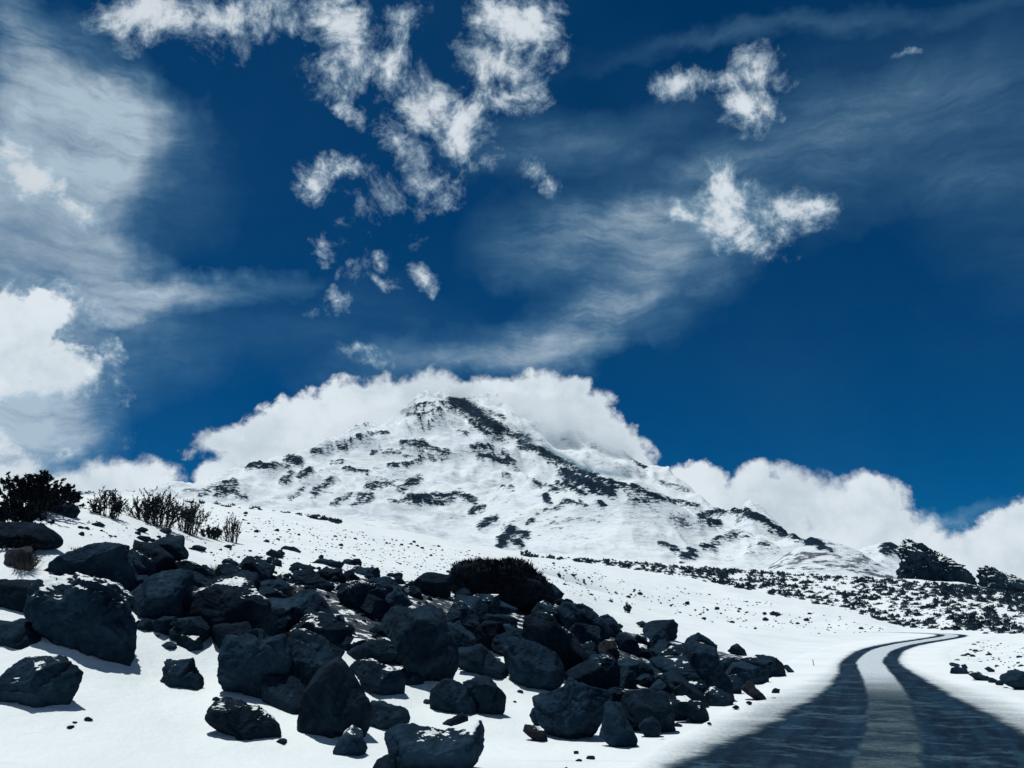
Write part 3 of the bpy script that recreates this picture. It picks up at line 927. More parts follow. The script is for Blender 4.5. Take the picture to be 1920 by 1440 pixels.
# cliffs stand proud of the snow and break up into ledges
step = rock_a * (10 + 26 * (0.5 + fbm(xyz3(xf / 40, yf / 40, zf / 25), 3))) * np.clip(rr / 5000, 0.15, 1)
zf = zf + np.where(front, step * 0.6, 0)
me = mesh_from('mountain', np.stack([xf, yf, zf], -1), gridfaces(NR2, NA), M_MOUNT)
attr(me, 'rock', rock_a)
attr(me, 'grit', grit)
attr(me, 'ice', ice_a)
mountain = tag(obj('mountain', me), 'snow covered volcano with bands of dark rock below its summit', kind='structure')

# --- road bed
hw = np.array([-3.05, -2.8, -2.4, -1.9, -1.5, -1.2, -0.9, -0.6, -0.3, 0, 0.3, 0.6, 0.9, 1.2, 1.5, 1.9, 2.4, 2.8, 3.05])
tan = np.gradient(ROAD, axis=0)
tan /= np.linalg.norm(tan, axis=1)[:, None]
nrm = np.stack([tan[:, 1], -tan[:, 0]], -1)
RX = ROAD[:, None, 0] + nrm[:, None, 0] * hw[None]
RY = ROAD[:, None, 1] + nrm[:, None, 1] * hw[None]
RZ = road_z(RY) + 0.012 - 0.02 * (np.abs(np.abs(hw) - 0.8) < 0.3)[None] + 0.015 * fbm(xyz3(RX.ravel(), RY.ravel(), 0), 3).reshape(RX.shape)
RZ[:, 0] -= 0.10
RZ[:, -1] -= 0.10
me = mesh_from('road', np.stack([RX, RY, RZ], -1).reshape(-1, 3), gridfaces(len(ROAD), len(hw))[:, ::-1], M_ROAD)
uvl = me.uv_layers.new(name='road')
UV = np.stack([np.tile(hw, len(ROAD)), np.repeat(ROAD_S - 14.0, len(hw))], -1)
li = np.zeros(len(me.loops), np.int32)
me.loops.foreach_get('vertex_index', li)
uvl.data.foreach_set('uv', UV[li].astype(np.float32).ravel())
road = tag(obj('road', me), 'winding road with dark wheel tracks through slush', kind='structure')

# ------------------------------------------------------------------ rocks
_ico = {}


def ico(n):
    if n not in _ico:
        bm = bmesh.new()
        bmesh.ops.create_icosphere(bm, subdivisions=n, radius=1.0)
        v = np.array([x.co[:] for x in bm.verts])
        f = np.array([[q.index for q in p.verts] for p in bm.faces])
        bm.free()
        _ico[n] = (v, f)
    return _ico[n]


def rock_shape(seed, n, planes=13, sharp=56.0, rough=0.05):
    """boulder of plane facets with rounded, chipped edges; unit scale"""
    rs = np.random.RandomState(seed)
    d, f = ico(n)
    nr = rs.normal(size=(planes, 3))
    nr /= np.linalg.norm(nr, axis=1)[:, None]
    for _ in range(12):                       # spread the facet normals
        df = nr[:, None] - nr[None]
        q = (df ** 2).sum(-1) + np.eye(planes)
        nr += 0.04 * (df / q[..., None] ** 1.5).sum(1)
        nr /= np.linalg.norm(nr, axis=1)[:, None]
    h = rs.uniform(0.72, 1.0, planes)
    dd = d + 0.06 * np.stack([fbm(d * 1.7 + seed * 3.1 + k * 9, 3) for k in range(3)], -1)
    c = np.clip(dd @ nr.T, 0, None) / h
    r = (c ** sharp).sum(1) ** (-1.0 / sharp)
    p = d * r[:, None]
    # smaller chips broken off edges and corners
    n2 = rs.normal(size=(26, 3))
    n2 /= np.linalg.norm(n2, axis=1)[:, None]
    top = (p @ n2.T).max(0)
    h2 = top * rs.uniform(0.86, 1.02, 26)
    q = p @ n2.T - h2
    over = np.clip(q, 0, None)
    for j in range(26):
        p = p - (over[:, j] * 0.9)[:, None] * n2[j]
    big = fbm(p * 1.6 + seed * 1.37, 3)
    fine = fbm(p * 5.5 + seed * 0.71, 5, 0.6)
    crack = np.clip(0.06 - np.abs(fbm(p * 1.9 + seed * 4.3, 3)), 0, None) / 0.06
    disp = rough * (1.0 * big + 1.0 * fine) - rough * 0.8 * crack
    return p * (1 + disp)[:, None], f


RT = np.array((1.0, 0.0, 0.0))
UP = np.array((0.0, -sP, cP))
FW = np.array((0.0, cP, sP))


def outline_rock(name, pts, seed, n=5, mat=None, rough=0.05, depth=0.9, planes=13, sharp=56.0, base=None, back=0.3, snow=0.0, far=None, low=1.2):
    """a boulder standing on the ground whose outline, seen from the road, is the polygon pts (photo pixels)"""
    pts = np.array(pts, float)
    w, h = np.ptp(pts[:, 0]), np.ptp(pts[:, 1])
    x, y = pts[:, 0], pts[:, 1]
    x2, y2 = np.roll(x, -1), np.roll(y, -1)
    cr = x * y2 - x2 * y
    ar = cr.sum() / 2
    cx, cy = ((x + x2) * cr).sum() / (6 * ar), ((y + y2) * cr).sum() / (6 * ar)
    g = hit(min(max(cx, -60), 1990), (y.max() - 0.05 * h) if base is None else base)
    if g is None:
        g = np.array(hit(cx, y.max() + 40))
    dep = g @ FW - CAMZ * sP
    if far:
        dep = far
    dep = dep + 0.0
    k = dep / FPX
    size_d = depth * 0.5 * (w + h) * k
    dep2 = dep + back * size_d
    k = dep2 / FPX
    # polygon radius by angle
    th = np.linspace(-np.pi, np.pi, 145)[:-1]
    rad = np.zeros_like(th)
    px, py = pts[:, 0] - cx, -(pts[:, 1] - cy)
    qx, qy = np.roll(px, -1), np.roll(py, -1)
    for i, t in enumerate(th):
        c, s = math.cos(t), math.sin(t)
        ex, ey = qx - px, qy - py
        den = c * ey - s * ex
        with np.errstate(divide='ignore', invalid='ignore'):
            u = (px * ey - py * ex) / den
            v = (px * s - py * c) / den
        ok = (np.abs(den) > 1e-9) & (u > 0) & (v >= -1e-6) & (v <= 1 + 1e-6)
        rad[i] = u[ok].max() if ok.any() else 0.3 * min(w, h)
    ker = np.array([1, 2, 1]) / 4
    rad = np.convolve(np.pad(rad, 1, mode='wrap'), ker, mode='valid')
    p, f = rock_shape(seed, n, planes, sharp, rough)
    ang = np.arctan2(p[:, 1], p[:, 0])
    lat = np.hypot(p[:, 0], p[:, 1])
    b = ((ang + np.pi) / (2 * np.pi) * 144).astype(int) % 144
    mxl = np.zeros(144)
    np.maximum.at(mxl, b, lat)
    for _ in range(3):
        mxl = np.maximum(mxl, np.convolve(np.pad(mxl, 1, mode='wrap'), np.ones(3) / 3, mode='valid'))
    mxl = np.interp(ang, np.concatenate([th, [np.pi]]), np.concatenate([mxl, mxl[:1]]))
    tgt_ = np.interp(ang, np.concatenate([th, [np.pi]]), np.concatenate([rad, rad[:1]]))
    lat2 = lat / mxl * tgt_ * k * 1.06
    X = np.cos(ang) * lat2
    Yv = np.sin(ang) * lat2
    Yv = np.where(Yv < 0, Yv * low, Yv)      # the foot goes on below the snow
    D = p[:, 2] * size_d * 0.5
    V = X[:, None] * RT + Yv[:, None] * UP + D[:, None] * FW
    c = np.array(ray(cx, cy))
    loc = c * dep2 + np.array((0, 0, CAMZ))
    me = mesh_from(name, V, f[:, ::1], mat or M_ROCK)
    o = obj(name, me, loc=loc)
    if snow == 0 and seed % 5 < 2:
        snow = 0.55
    if snow:
        o['snow_amount'] = float(snow)
    return o


ZO = {'A': (0, 860, 4), 'B': (0, 1080, 4), 'C': (380, 1080, 4), 'D': (760, 1080, 4), 'E': (1100, 1080, 4), 'F': (1440, 1080, 4),
      'G': (400, 900, 3.2)}
# view key, outline, label, options
BOULDERS = [
    ('A', [(170, 400), (230, 330), (330, 300), (480, 310), (560, 340), (590, 390), (560, 440), (430, 435), (300, 430)], 'rough dark rock slab right below the tall leafy shrub, top left', {}),
    ('A', [(-130, 520), (0, 480), (180, 475), (300, 510), (390, 570), (440, 620), (400, 665), (250, 660), (0, 680), (-130, 680)], 'smooth sloping boulder at the left edge, below the leafy shrub', {}),
    ('A', [(40, 720), (80, 680), (180, 670), (240, 700), (250, 760), (210, 830), (120, 850), (40, 800)], 'brownish rock half hidden by grass at the left edge', {'m': 'B'}),
    ('A', [(360, 880), (370, 820), (430, 810), (440, 760), (560, 690), (700, 640), (820, 620), (960, 630), (980, 680), (970, 720), (1030, 800), (1040, 940), (980, 1000), (820, 1000), (500, 950)], 'broad domed boulder, topmost of the large ones at left', {'n': 6}),
    ('A', [(980, 680), (1100, 665), (1140, 630), (1200, 605), (1310, 610), (1370, 660), (1420, 740), (1400, 790), (1330, 760), (1240, 850), (1060, 840), (1030, 800)], 'rounded boulder with a hooked top, right of the broad domed boulder', {'n': 6}),
    ('A', [(1330, 770), (1420, 755), (1520, 800), (1600, 900), (1650, 960), (1500, 1000), (1440, 950), (1320, 870)], 'wedge of rough rock sloping right, below the hook-topped boulder', {}),
    ('A', [(-170, 930), (0, 920), (250, 925), (300, 960), (310, 1140), (200, 1160), (0, 1160), (-170, 1160)], 'block shaped boulder at the left edge beside the largest boulder', {}),
    ('A', [(265, 980), (330, 890), (500, 900), (640, 870), (760, 880), (880, 930), (920, 1000), (1000, 1120), (1050, 1250), (1055, 1380), (1010, 1480), (880, 1500), (720, 1540), (620, 1575), (480, 1500), (380, 1400), (300, 1180)], 'largest craggy boulder with snow lodged on its right shoulder', {'n': 6, 'rough': .085, 's': 1.0}),
    ('B', [(-120, 360), (0, 345), (90, 345), (180, 320), (240, 370), (270, 430), (420, 560), (520, 620), (380, 620), (200, 570), (0, 505), (-120, 480)], 'low wedge of rock under the largest boulder at the left edge', {}),
    ('B', [(-40, 830), (40, 750), (100, 680), (190, 620), (340, 620), (450, 640), (560, 700), (595, 750), (560, 860), (500, 960), (440, 1045), (300, 1050), (200, 1035), (80, 970), (-20, 910)], 'egg shaped boulder alone in the snow, lower left corner', {'n': 6, 's': .6}),
    ('B', [(1190, 800), (1240, 740), (1225, 690), (1270, 660), (1230, 625), (1340, 640), (1440, 625), (1450, 690), (1510, 770), (1520, 810), (1470, 865), (1400, 880), (1310, 875), (1250, 850)], 'small knobbly boulder standing alone in snow between larger groups', {'rough': .09}),
    ('B', [(1120, 450), (1150, 400), (1220, 365), (1340, 365), (1355, 400), (1330, 470), (1250, 490), (1150, 495)], 'flat stone right of the largest boulder at the top of a snow tongue', {}),
    ('B', [(1170, 545), (1260, 490), (1320, 520), (1335, 590), (1250, 590)], 'little triangular stone on the snow tongue', {'s': .4}),
    ('B', [(1330, 480), (1360, 440), (1480, 465), (1515, 540), (1480, 600), (1360, 600), (1330, 550)], 'stone with a snow cap in the shaded hollow beside the snow tongue', {'s': 1.0}),
    ('A', [(960, 1030), (1040, 960), (1130, 890), (1220, 855), (1350, 845), (1430, 870), (1440, 960), (1410, 1050), (1450, 1150), (1480, 1300), (1350, 1330), (1150, 1290), (1060, 1230), (1010, 1100)], 'tall boulder with a sloping top just right of the largest boulder', {'n': 6}),
    ('A', [(1380, 1110), (1440, 1020), (1560, 960), (1700, 930), (1800, 950), (1900, 1000), (2040, 1060), (2050, 1180), (2040, 1330), (1900, 1400), (1700, 1440), (1550, 1400), (1500, 1200)], 'big mottled boulder with a smooth dark front face, left centre', {'n': 6}),
    ('C', [(125, 620), (140, 560), (180, 480), (220, 430), (340, 440), (360, 400), (450, 400), (475, 470), (600, 450), (650, 600), (660, 700), (620, 850), (560, 960), (480, 990), (350, 960), (250, 880), (180, 800), (130, 700)], 'tall upright boulder with a cleft front and pale left face', {'n': 6}),
    ('C', [(640, 480), (680, 430), (740, 420), (900, 470), (960, 520), (1040, 600), (1000, 680), (900, 800), (780, 900), (740, 980), (650, 980), (620, 850), (650, 650)], 'dark boulder leaning between the cleft boulder and the angular faceted one', {'n': 6}),
    ('C', [(20, 1050), (50, 990), (120, 970), (260, 980), (400, 1000), (480, 1060), (560, 1130), (570, 1180), (530, 1270), (450, 1275), (300, 1220), (130, 1150), (40, 1100)], 'long low boulder lying aslant with snow along its right edge', {'n': 6, 's': .7}),
    ('C', [(730, 1090), (760, 980), (780, 850), (850, 740), (960, 660), (1010, 630), (1070, 680), (1130, 760), (1200, 860), (1250, 920), (1270, 980), (1250, 1080), (1200, 1160), (1100, 1150), (1000, 1270), (900, 1240), (800, 1170)], 'angular pyramid shaped boulder with sharp facets, bottom centre left', {'n': 6, 'planes': 9, 'sharp': 30, 'rough': .03}),
    ('C', [(985, 1300), (1020, 1240), (1060, 1180), (1110, 1145), (1190, 1190), (1210, 1240), (1230, 1290), (1200, 1350), (1150, 1375), (1070, 1360), (1010, 1330)], 'small pointed boulder in front of the angular pyramid shaped one', {'planes': 10, 'sharp': 22, 'rough': .035}),
    ('C', [(1250, 1000), (1270, 940), (1340, 935), (1430, 980), (1530, 1000), (1555, 1050), (1530, 1120), (1480, 1180), (1400, 1185), (1330, 1150), (1260, 1110)], 'rounded stone leaning on the right side of the pyramid shaped boulder', {}),
    ('C', [(1100, 700), (1150, 650), (1270, 635), (1350, 680), (1480, 700), (1510, 760), (1500, 900), (1460, 935), (1300, 910), (1230, 880), (1180, 790)], 'ribbed dark block with snow on top behind the pyramid shaped boulder', {'s': .5, 'rough': .08}),
    ('C', [(430, 180), (540, 200), (640, 190), (720, 130), (850, 125), (920, 180), (970, 260), (1060, 320), (1080, 430), (940, 450), (900, 520), (780, 450), (660, 370), (520, 340)], 'broad flat-faced boulder above the cleft boulder, centre left', {'n': 6}),
    ('C', [(1310, 430), (1360, 340), (1420, 270), (1560, 250), (1700, 265), (1790, 320), (1830, 430), (1900, 540), (1910, 640), (1860, 750), (1800, 800), (1720, 880), (1560, 850), (1510, 780), (1500, 560), (1440, 480)], 'massive upright boulder in the middle of the pile, below the bush', {'n': 6}),
    ('C', [(1000, 140), (1060, 60), (1180, 35), (1330, 55), (1410, 80), (1420, 120), (1370, 140), (1330, 220), (1300, 290), (1180, 310), (1080, 250)], 'crumbly boulder with a rounded top, left of the bush', {'n': 6, 'rough': .09}),
    ('C', [(1240, 590), (1290, 540), (1380, 510), (1490, 500), (1570, 560), (1590, 660), (1540, 700), (1400, 690), (1300, 640)], 'rubbly rock tucked left of the massive upright boulder', {'rough': .11}),
    ('C', [(940, 480), (1000, 440), (1080, 440), (1130, 480), (1220, 470), (1260, 540), (1220, 600), (1080, 610), (960, 560)], 'low dark rock under a long patch of snow, centre left', {}),
    ('D', [(185, 930), (200, 850), (290, 785), (400, 800), (470, 830), (540, 920), (560, 1010), (520, 1050), (400, 1030), (250, 1060), (190, 1010)], 'left lobe of a pair of rounded boulders touching, bottom centre', {'n': 6, 'rough': .04}),
    ('D', [(430, 800), (530, 765), (640, 790), (720, 860), (750, 910), (740, 1000), (710, 1070), (620, 1065), (560, 1030), (500, 900)], 'right one of a pair of rounded boulders touching, bottom centre', {'n': 6, 'rough': .04}),
    ('D', [(-140, 1190), (-60, 1160), (60, 1140), (200, 1140), (300, 1170), (430, 1150), (540, 1130), (575, 1220), (570, 1320), (520, 1410), (450, 1470), (0, 1500), (-110, 1350), (-150, 1250)], 'wide smooth boulder cut off by the bottom edge of the picture', {'n': 6, 'rough': .04}),
    ('D', [(220, 1140), (330, 1080), (440, 1025), (470, 1050), (460, 1140), (350, 1165), (260, 1160)], 'thin slab standing on edge behind the boulder at the bottom edge', {'back': .9}),
    ('C', [(1275, 1440), (1310, 1380), (1400, 1340), (1440, 1380), (1460, 1480), (1300, 1490)], 'dark stone at the bottom edge, left of the wide smooth boulder', {}),
    ('D', [(380, 550), (480, 550), (560, 520), (610, 570), (680, 640), (760, 680), (770, 780), (720, 800), (620, 780), (480, 720), (400, 610)], 'slanting slab with a pale top between the two largest central boulders', {'planes': 9, 'sharp': 24}),
    ('D', [(740, 560), (780, 480), (850, 465), (950, 510), (1060, 550), (1130, 600), (1180, 700), (1190, 750), (1090, 850), (1040, 890), (900, 860), (830, 790), (760, 680)], 'lichen mottled boulder sloping right, above a snow gap at centre', {'n': 6}),
    ('D', [(880, 420), (900, 310), (980, 270), (1100, 270), (1150, 340), (1250, 450), (1330, 540), (1380, 620), (1360, 740), (1260, 780), (1190, 740), (1130, 600), (950, 510)], 'large dark boulder just below the right end of the bush', {'n': 6}),
    ('D', [(500, 480), (540, 390), (600, 345), (720, 350), (750, 420), (745, 570), (650, 580), (560, 540)], 'squarish dark block under the middle of the bush', {}),
    ('D', [(290, 330), (360, 220), (420, 200), (500, 260), (560, 340), (540, 400), (490, 490), (400, 480), (320, 420)], 'lumpy boulder under the left end of the bush', {'rough': .08}),
    ('D', [(960, 930), (1060, 900), (1190, 830), (1220, 770), (1330, 800), (1420, 830), (1540, 890), (1530, 950), (1500, 1050), (1400, 1160), (1300, 1200), (1290, 1250), (1200, 1230), (1080, 1190), (1010, 1090), (980, 1000)], 'ribbed boulder with vertical furrows in front, bottom centre right', {'n': 6, 'planes': 11, 'rough': .06}),
    ('D', [(1460, 1190), (1490, 1080), (1500, 960), (1560, 960), (1620, 1010), (1690, 1130), (1730, 1190), (1710, 1270), (1680, 1300), (1560, 1260)], 'leaning triangular boulder right against the ribbed furrowed boulder', {'planes': 10, 'sharp': 22}),
    ('D', [(885, 1170), (900, 1125), (970, 1130), (1040, 1150), (1070, 1240), (1040, 1250), (960, 1215)], 'small purple-brown stone at the left foot of the ribbed boulder', {'m': 'B'}),
    ('D', [(930, 1040), (960, 990), (990, 1040), (1010, 1100), (990, 1130), (950, 1080)], 'narrow pale stone propped on the left side of the ribbed boulder', {}),
    ('D', [(1360, 700), (1400, 620), (1490, 590), (1570, 620), (1610, 700), (1600, 860), (1540, 880), (1430, 840), (1380, 780)], 'round-topped boulder above the leaning triangular boulder', {'n': 6}),
    ('D', [(1140, 260), (1220, 200), (1340, 215), (1410, 270), (1470, 320), (1560, 420), (1480, 500), (1380, 520), (1250, 430), (1180, 340)], 'rubbly rock sloping down right from the end of the bush', {'rough': .10}),
    ('D', [(1450, 380), (1460, 300), (1520, 290), (1560, 320), (1555, 420), (1500, 440)], 'knob of rock against the snow, right of the bush', {'planes': 9}),
    ('D', [(1430, 540), (1500, 480), (1570, 490), (1600, 580), (1560, 640), (1450, 600)], 'brownish rock below the knob of rock right of the bush', {'m': 'B'}),
    ('E', [(210, 470), (240, 430), (300, 440), (370, 480), (400, 550), (330, 600), (250, 560)], 'dark rock at the upper rim of the pile, below the knob', {}),
    ('E', [(365, 470), (380, 435), (420, 450), (470, 480), (510, 540), (440, 550), (390, 520)], 'pointed rock at the upper rim of the pile, against open snow', {}),
    ('E', [(410, 580), (480, 545), (560, 550), (620, 600), (610, 630), (500, 630), (430, 610)], 'flat elongated stone along the upper rim of the pile', {}),
    ('E', [(210, 660), (300, 630), (420, 640), (490, 700), (480, 800), (380, 820), (280, 780), (220, 720)], 'wide dark rock left of the large square-topped boulder', {}),
    ('E', [(485, 660), (530, 630), (750, 625), (760, 540), (840, 515), (940, 520), (960, 600), (1000, 680), (1060, 770), (1080, 880), (1000, 920), (960, 960), (800, 880), (700, 760), (560, 720)], 'large square-topped boulder with a ledge, right part of the pile', {'n': 6, 'planes': 11}),
    ('E', [(560, 790), (600, 750), (680, 740), (760, 800), (850, 860), (910, 930), (890, 1000), (760, 950), (660, 880)], 'smooth pale slab leaning before the large square-topped boulder', {'planes': 9, 'rough': .03}),
    ('E', [(640, 970), (680, 920), (760, 920), (860, 950), (905, 1020), (910, 1110), (830, 1090), (740, 1040), (660, 1010)], 'greyish boulder with a lighter right half at the pile foot', {'planes': 9, 'rough': .03}),
    ('E', [(260, 940), (300, 880), (430, 860), (520, 890), (610, 930), (640, 1000), (650, 1130), (600, 1190), (500, 1130), (400, 1100), (300, 1050)], 'dark boulder right of the leaning triangular boulder at the pile foot', {'n': 6}),
    ('E', [(390, 1130), (430, 1080), (500, 1070), (550, 1110), (545, 1190), (510, 1215), (440, 1190)], 'small round stone in front of the dark boulder at the pile foot', {'planes': 10}),
    ('E', [(980, 830), (1040, 800), (1080, 860), (1100, 930), (1040, 940), (985, 910)], 'small upright stone at the right foot of the square-topped boulder', {}),
    ('E', [(1060, 720), (1100, 660), (1200, 660), (1300, 680), (1370, 730), (1340, 800), (1200, 820), (1100, 780)], 'rough rock near the right end of the pile', {'rough': .08}),
    ('E', [(1160, 620), (1240, 610), (1300, 595), (1400, 610), (1450, 660), (1480, 735), (1420, 740), (1300, 700), (1200, 670)], 'rightmost rounded boulder of the pile, beside the road', {}),
    ('E', [(1055, 560), (1080, 525), (1140, 515), (1190, 560), (1200, 600), (1130, 600)], 'rock at the upper right rim of the pile', {}),
    ('E', [(1160, 850), (1200, 790), (1250, 800), (1270, 850), (1330, 890), (1370, 955), (1290, 920), (1200, 880)], 'stone with a rusty brown top near the road', {'m': 'B', 'planes': 9}),
    ('E', [(1060, 800), (1110, 760), (1160, 800), (1160, 880), (1100, 890)], 'stone just left of the one with the rusty brown top', {}),
    ('E', [(610, 560), (660, 505), (720, 540), (750, 580), (690, 610), (620, 600)], 'small rock just left of the square-topped boulder, streaked with snow', {'s': .5}),
    ('E', [(1465, 675), (1510, 668), (1565, 725), (1530, 738)], 'thin shard lying at the right tip of the pile', {}),
    ('E', [(1385, 875), (1410, 840), (1450, 850), (1440, 895)], 'single small stone on the snow between pile and road', {}),
    ('E', [(370, 355), (420, 345), (480, 360), (510, 410), (430, 400)], 'lone low rock on the snow slope above the pile', {}),
    ('E', [(1370, 280), (1400, 262), (1450, 280), (1490, 305), (1420, 305)], 'dark rock with twigs on it, alone on the far right of the snow slope', {}),
    ('E', [(215, 370), (250, 358), (275, 375), (260, 392), (225, 388)], 'small stone left of the lone low rock on the snow slope', {}),
    ('G', [(405, 410), (430, 395), (480, 402), (530, 430), (470, 435)], 'pale flat stone on the snow, upper left of the rubble band', {}),
    ('G', [(460, 600), (500, 545), (580, 540), (640, 590), (730, 640), (690, 665), (560, 660), (480, 640)], 'jagged boulder of the upper rubble band, left of the crumbly boulder', {'rough': .09}),
    ('G', [(600, 560), (650, 535), (760, 540), (790, 580), (770, 620), (690, 610)], 'smooth block in the upper rubble band', {}),
    ('G', [(790, 550), (830, 535), (848, 560), (830, 582), (795, 580)], 'small square stone in a snow gap of the upper rubble band', {}),
    ('G', [(845, 545), (880, 530), (960, 530), (990, 520), (1000, 580), (920, 590), (860, 580)], 'stone with two peaks in the upper rubble band', {}),
    ('G', [(970, 590), (1030, 578), (1090, 590), (1100, 615), (1050, 630), (980, 610)], 'oval stone lying flat in the upper rubble band', {}),
    ('G', [(450, 520), (490, 495), (560, 510), (620, 530), (560, 545), (480, 540)], 'low rock at the left end of the upper rubble band', {}),
    ('G', [(590, 500), (640, 470), (720, 480), (790, 495), (760, 530), (660, 520)], 'ragged rock along the top edge of the upper rubble band', {'rough': .10}),
    ('G', [(1130, 640), (1150, 610), (1200, 605), (1222, 630), (1190, 645)], 'oval stone on the snow left of the bush', {}),
    ('G', [(1160, 690), (1200, 640), (1240, 660), (1260, 710), (1190, 715)], 'wedge shaped stone at the lower left of the bush', {}),
    ('G', [(120, 510), (180, 495), (240, 500), (280, 545), (200, 545), (140, 530)], 'long flat dark stone on the snow below the sparse little shrub', {}),
    ('G', [(200, 640), (280, 610), (400, 600), (480, 650), (440, 700), (280, 695)], 'dark rock behind the grass tufts, left of the rubble band', {}),
    ('F', [(1740, 790), (1780, 750), (1850, 730), (1920, 725), (2000, 760), (2000, 860), (1900, 860), (1820, 820)], 'large grey rock at the right edge beside the road', {}),
    ('F', [(1510, 740), (1560, 720), (1620, 750), (1700, 770), (1740, 800), (1640, 800), (1560, 775)], 'row of low rock left of the large grey rock, right roadside', {}),
    ('F', [(1380, 690), (1430, 680), (1510, 720), (1510, 750), (1440, 730), (1380, 735)], 'flat rock at the left end of the right roadside rocks', {}),
    ('F', [(1365, 670), (1390, 650), (1440, 665), (1420, 690)], 'small upper stone at the left end of the right roadside rocks', {}),
    ('F', [(1445, 670), (1480, 660), (1500, 695), (1460, 690)], 'small stone second from left of the right roadside rocks', {}),
    ('F', [(1620, 695), (1660, 682), (1700, 705), (1690, 722), (1650, 712)], 'single stone on the bank above the right roadside rocks', {}),
]
for i, (z, pts, label, op) in enumerate(BOULDERS):
    ox, oy, sc = ZO[z]
    pp = [(ox + x / sc, oy + y / sc) for x, y in pts]
    o = outline_rock('boulder', pp, 31 + i * 7, op.get('n', 5), M_ROCK_B if op.get('m') else M_ROCK, op.get('rough', .048),
                     0.85, op.get('planes', 10), op.get('sharp', 56.0), None, op.get('back', .3), op.get('s', 0.0))
    tag(o, label, 'boulder' if op.get('n', 5) == 6 else 'rock', 'dark boulders of the roadside pile')

# snow banked up round the feet of the boulders
for o in [x for x in COL.objects if x.name.split('.')[0] == 'boulder']:
    r_ = 0.5 * max(o.dimensions) if max(o.dimensions) > 0 else 0.5
    co = np.zeros(len(o.data.vertices) * 3, np.float32)
    o.data.vertices.foreach_get('co', co)
    ext = co.reshape(-1, 3)
    r_ = 0.5 * np.ptp(ext, axis=0)[:2].mean()
    dq = (X1 - o.location.x) ** 2 + (Y1 - o.location.y) ** 2
    Z1 += np.where(dq < (4 * r_) ** 2, 0.26 * min(r_, .9) * np.exp(-dq / (1.25 * r_) ** 2), 0) * wroad
ground.data.vertices.foreach_set('co', np.stack([X1, Y1, Z1], -1).astype(np.float32).ravel())
ground.data.update()

# --- small stones: shared shapes
STONES = []
for k in range(10):
    p, f = rock_shape(900 + k * 13, 5 if k < 6 else 3, 9, 30.0, 0.06)
    p = p * np.array((1.0, 0.85, 0.62 + 0.05 * (k % 4)))
    STONES.append(mesh_from('stone', p * 0.5, f, M_ROCK))
rnd = random.Random(11)


LANDMARKS = [(110, 950, 'the rough slab under the leafy shrub'), (55, 1002, 'the smooth boulder at the left edge'), (185, 1060, 'the broad domed boulder'),
             (300, 1040, 'the hook-topped boulder'), (165, 1165, 'the largest craggy boulder'), (70, 1290, 'the egg shaped boulder'),
             (338, 1268, 'the knobbly lone boulder'), (305, 1130, 'the tall slope-topped boulder'), (430, 1160, 'the big mottled boulder'),
             (478, 1255, 'the cleft boulder'), (590, 1250, 'the dark leaning boulder'), (455, 1362, 'the long low boulder'), (630, 1320, 'the pyramid boulder'),
             (710, 1275, 'the ribbed dark block'), (570, 1155, 'the broad flat-faced boulder'), (785, 1220, 'the massive upright boulder'),
             (680, 1122, 'the crumbly boulder'), (735, 1235, 'the rubbly rock'), (875, 1310, 'the pair of rounded boulders'), (815, 1395, 'the wide smooth boulder'),
             (900, 1245, 'the slanting slab'), (1000, 1248, 'the lichen mottled boulder'), (1045, 1205, 'the large dark boulder by the bush'),
             (917, 1195, 'the squarish block'), (866, 1170, 'the lumpy boulder'), (1072, 1330, 'the ribbed furrowed boulder'), (1160, 1365, 'the leaning triangular boulder'),
             (1132, 1265, 'the round-topped boulder'), (1105, 1170, 'the rubbly rock by the bush'), (1140, 1170, 'the knob of rock'), (1290, 1260, 'the large square-topped boulder'),
             (1285, 1295, 'the smooth pale slab'), (1295, 1335, 'the two-toned greyish boulder'), (1215, 1335, 'the dark boulder at the foot'), (1430, 1245, 'the rightmost boulder'),
             (1415, 1295, 'the rusty topped stone'), (1210, 1173, 'the lone low rock on the slope'), (1455, 1152, 'the twig-bearing rock'), (945, 1095, 'the big bush'),
             (310, 965, 'the widest broom-like shrub'), (198, 950, 'the second shrub clump'), (432, 995, 'the sparse little shrub'), (550, 1030, 'the pale flat stone'),
             (590, 1092, 'the jagged boulder'), (615, 1080, 'the smooth block'), (690, 1073, 'the two-peaked stone'), (722, 1090, 'the flat oval stone'), (615, 1058, 'the ragged rock'),
             (770, 1094, 'the oval stone left of the bush'), (460, 1062, 'the long flat stone'), (505, 1105, 'the rock behind the grass'), (1900, 1275, 'the large grey roadside rock'),
             (1800, 1262, 'the flat roadside rock'), (600, 966, 'the scrub strip on the crest'), (1690, 1180, 'the far road bend'), (1600, 1180, 'the inner road curve'),
             (960, 1010, 'the dark outcrop at the mountain foot'), (1300, 1075, 'the scrub field edge'), (1176, 1140, 'the tiny slope shrub')]


def where(px, py, wpx):
    """a phrase that finds the spot: side of, and nearest of the things one can point at"""
    dd = sorted(LANDMARKS, key=lambda l: (l[0] - px) ** 2 + ((l[1] - py) * 1.4) ** 2)
    x, y, nm = dd[0]
    dx, dy = px - x, (py - y) * 1.3
    far_ = math.hypot(dx, dy) > 90
    ang = math.degrees(math.atan2(-dy, dx)) % 360
    side = ('right of', 'above right of', 'above', 'above left of', 'left of', 'below left of', 'below', 'below right of')[int((ang + 22.5) // 45) % 8]
    size = 'tiny' if wpx < 6 else 'small' if wpx < 11 else 'fist-like' if wpx < 17 else 'middling' if wpx < 26 else 'chunky' if wpx < 35 else 'stout'
    return size, ('far ' if far_ else '') + side + ' ' + nm


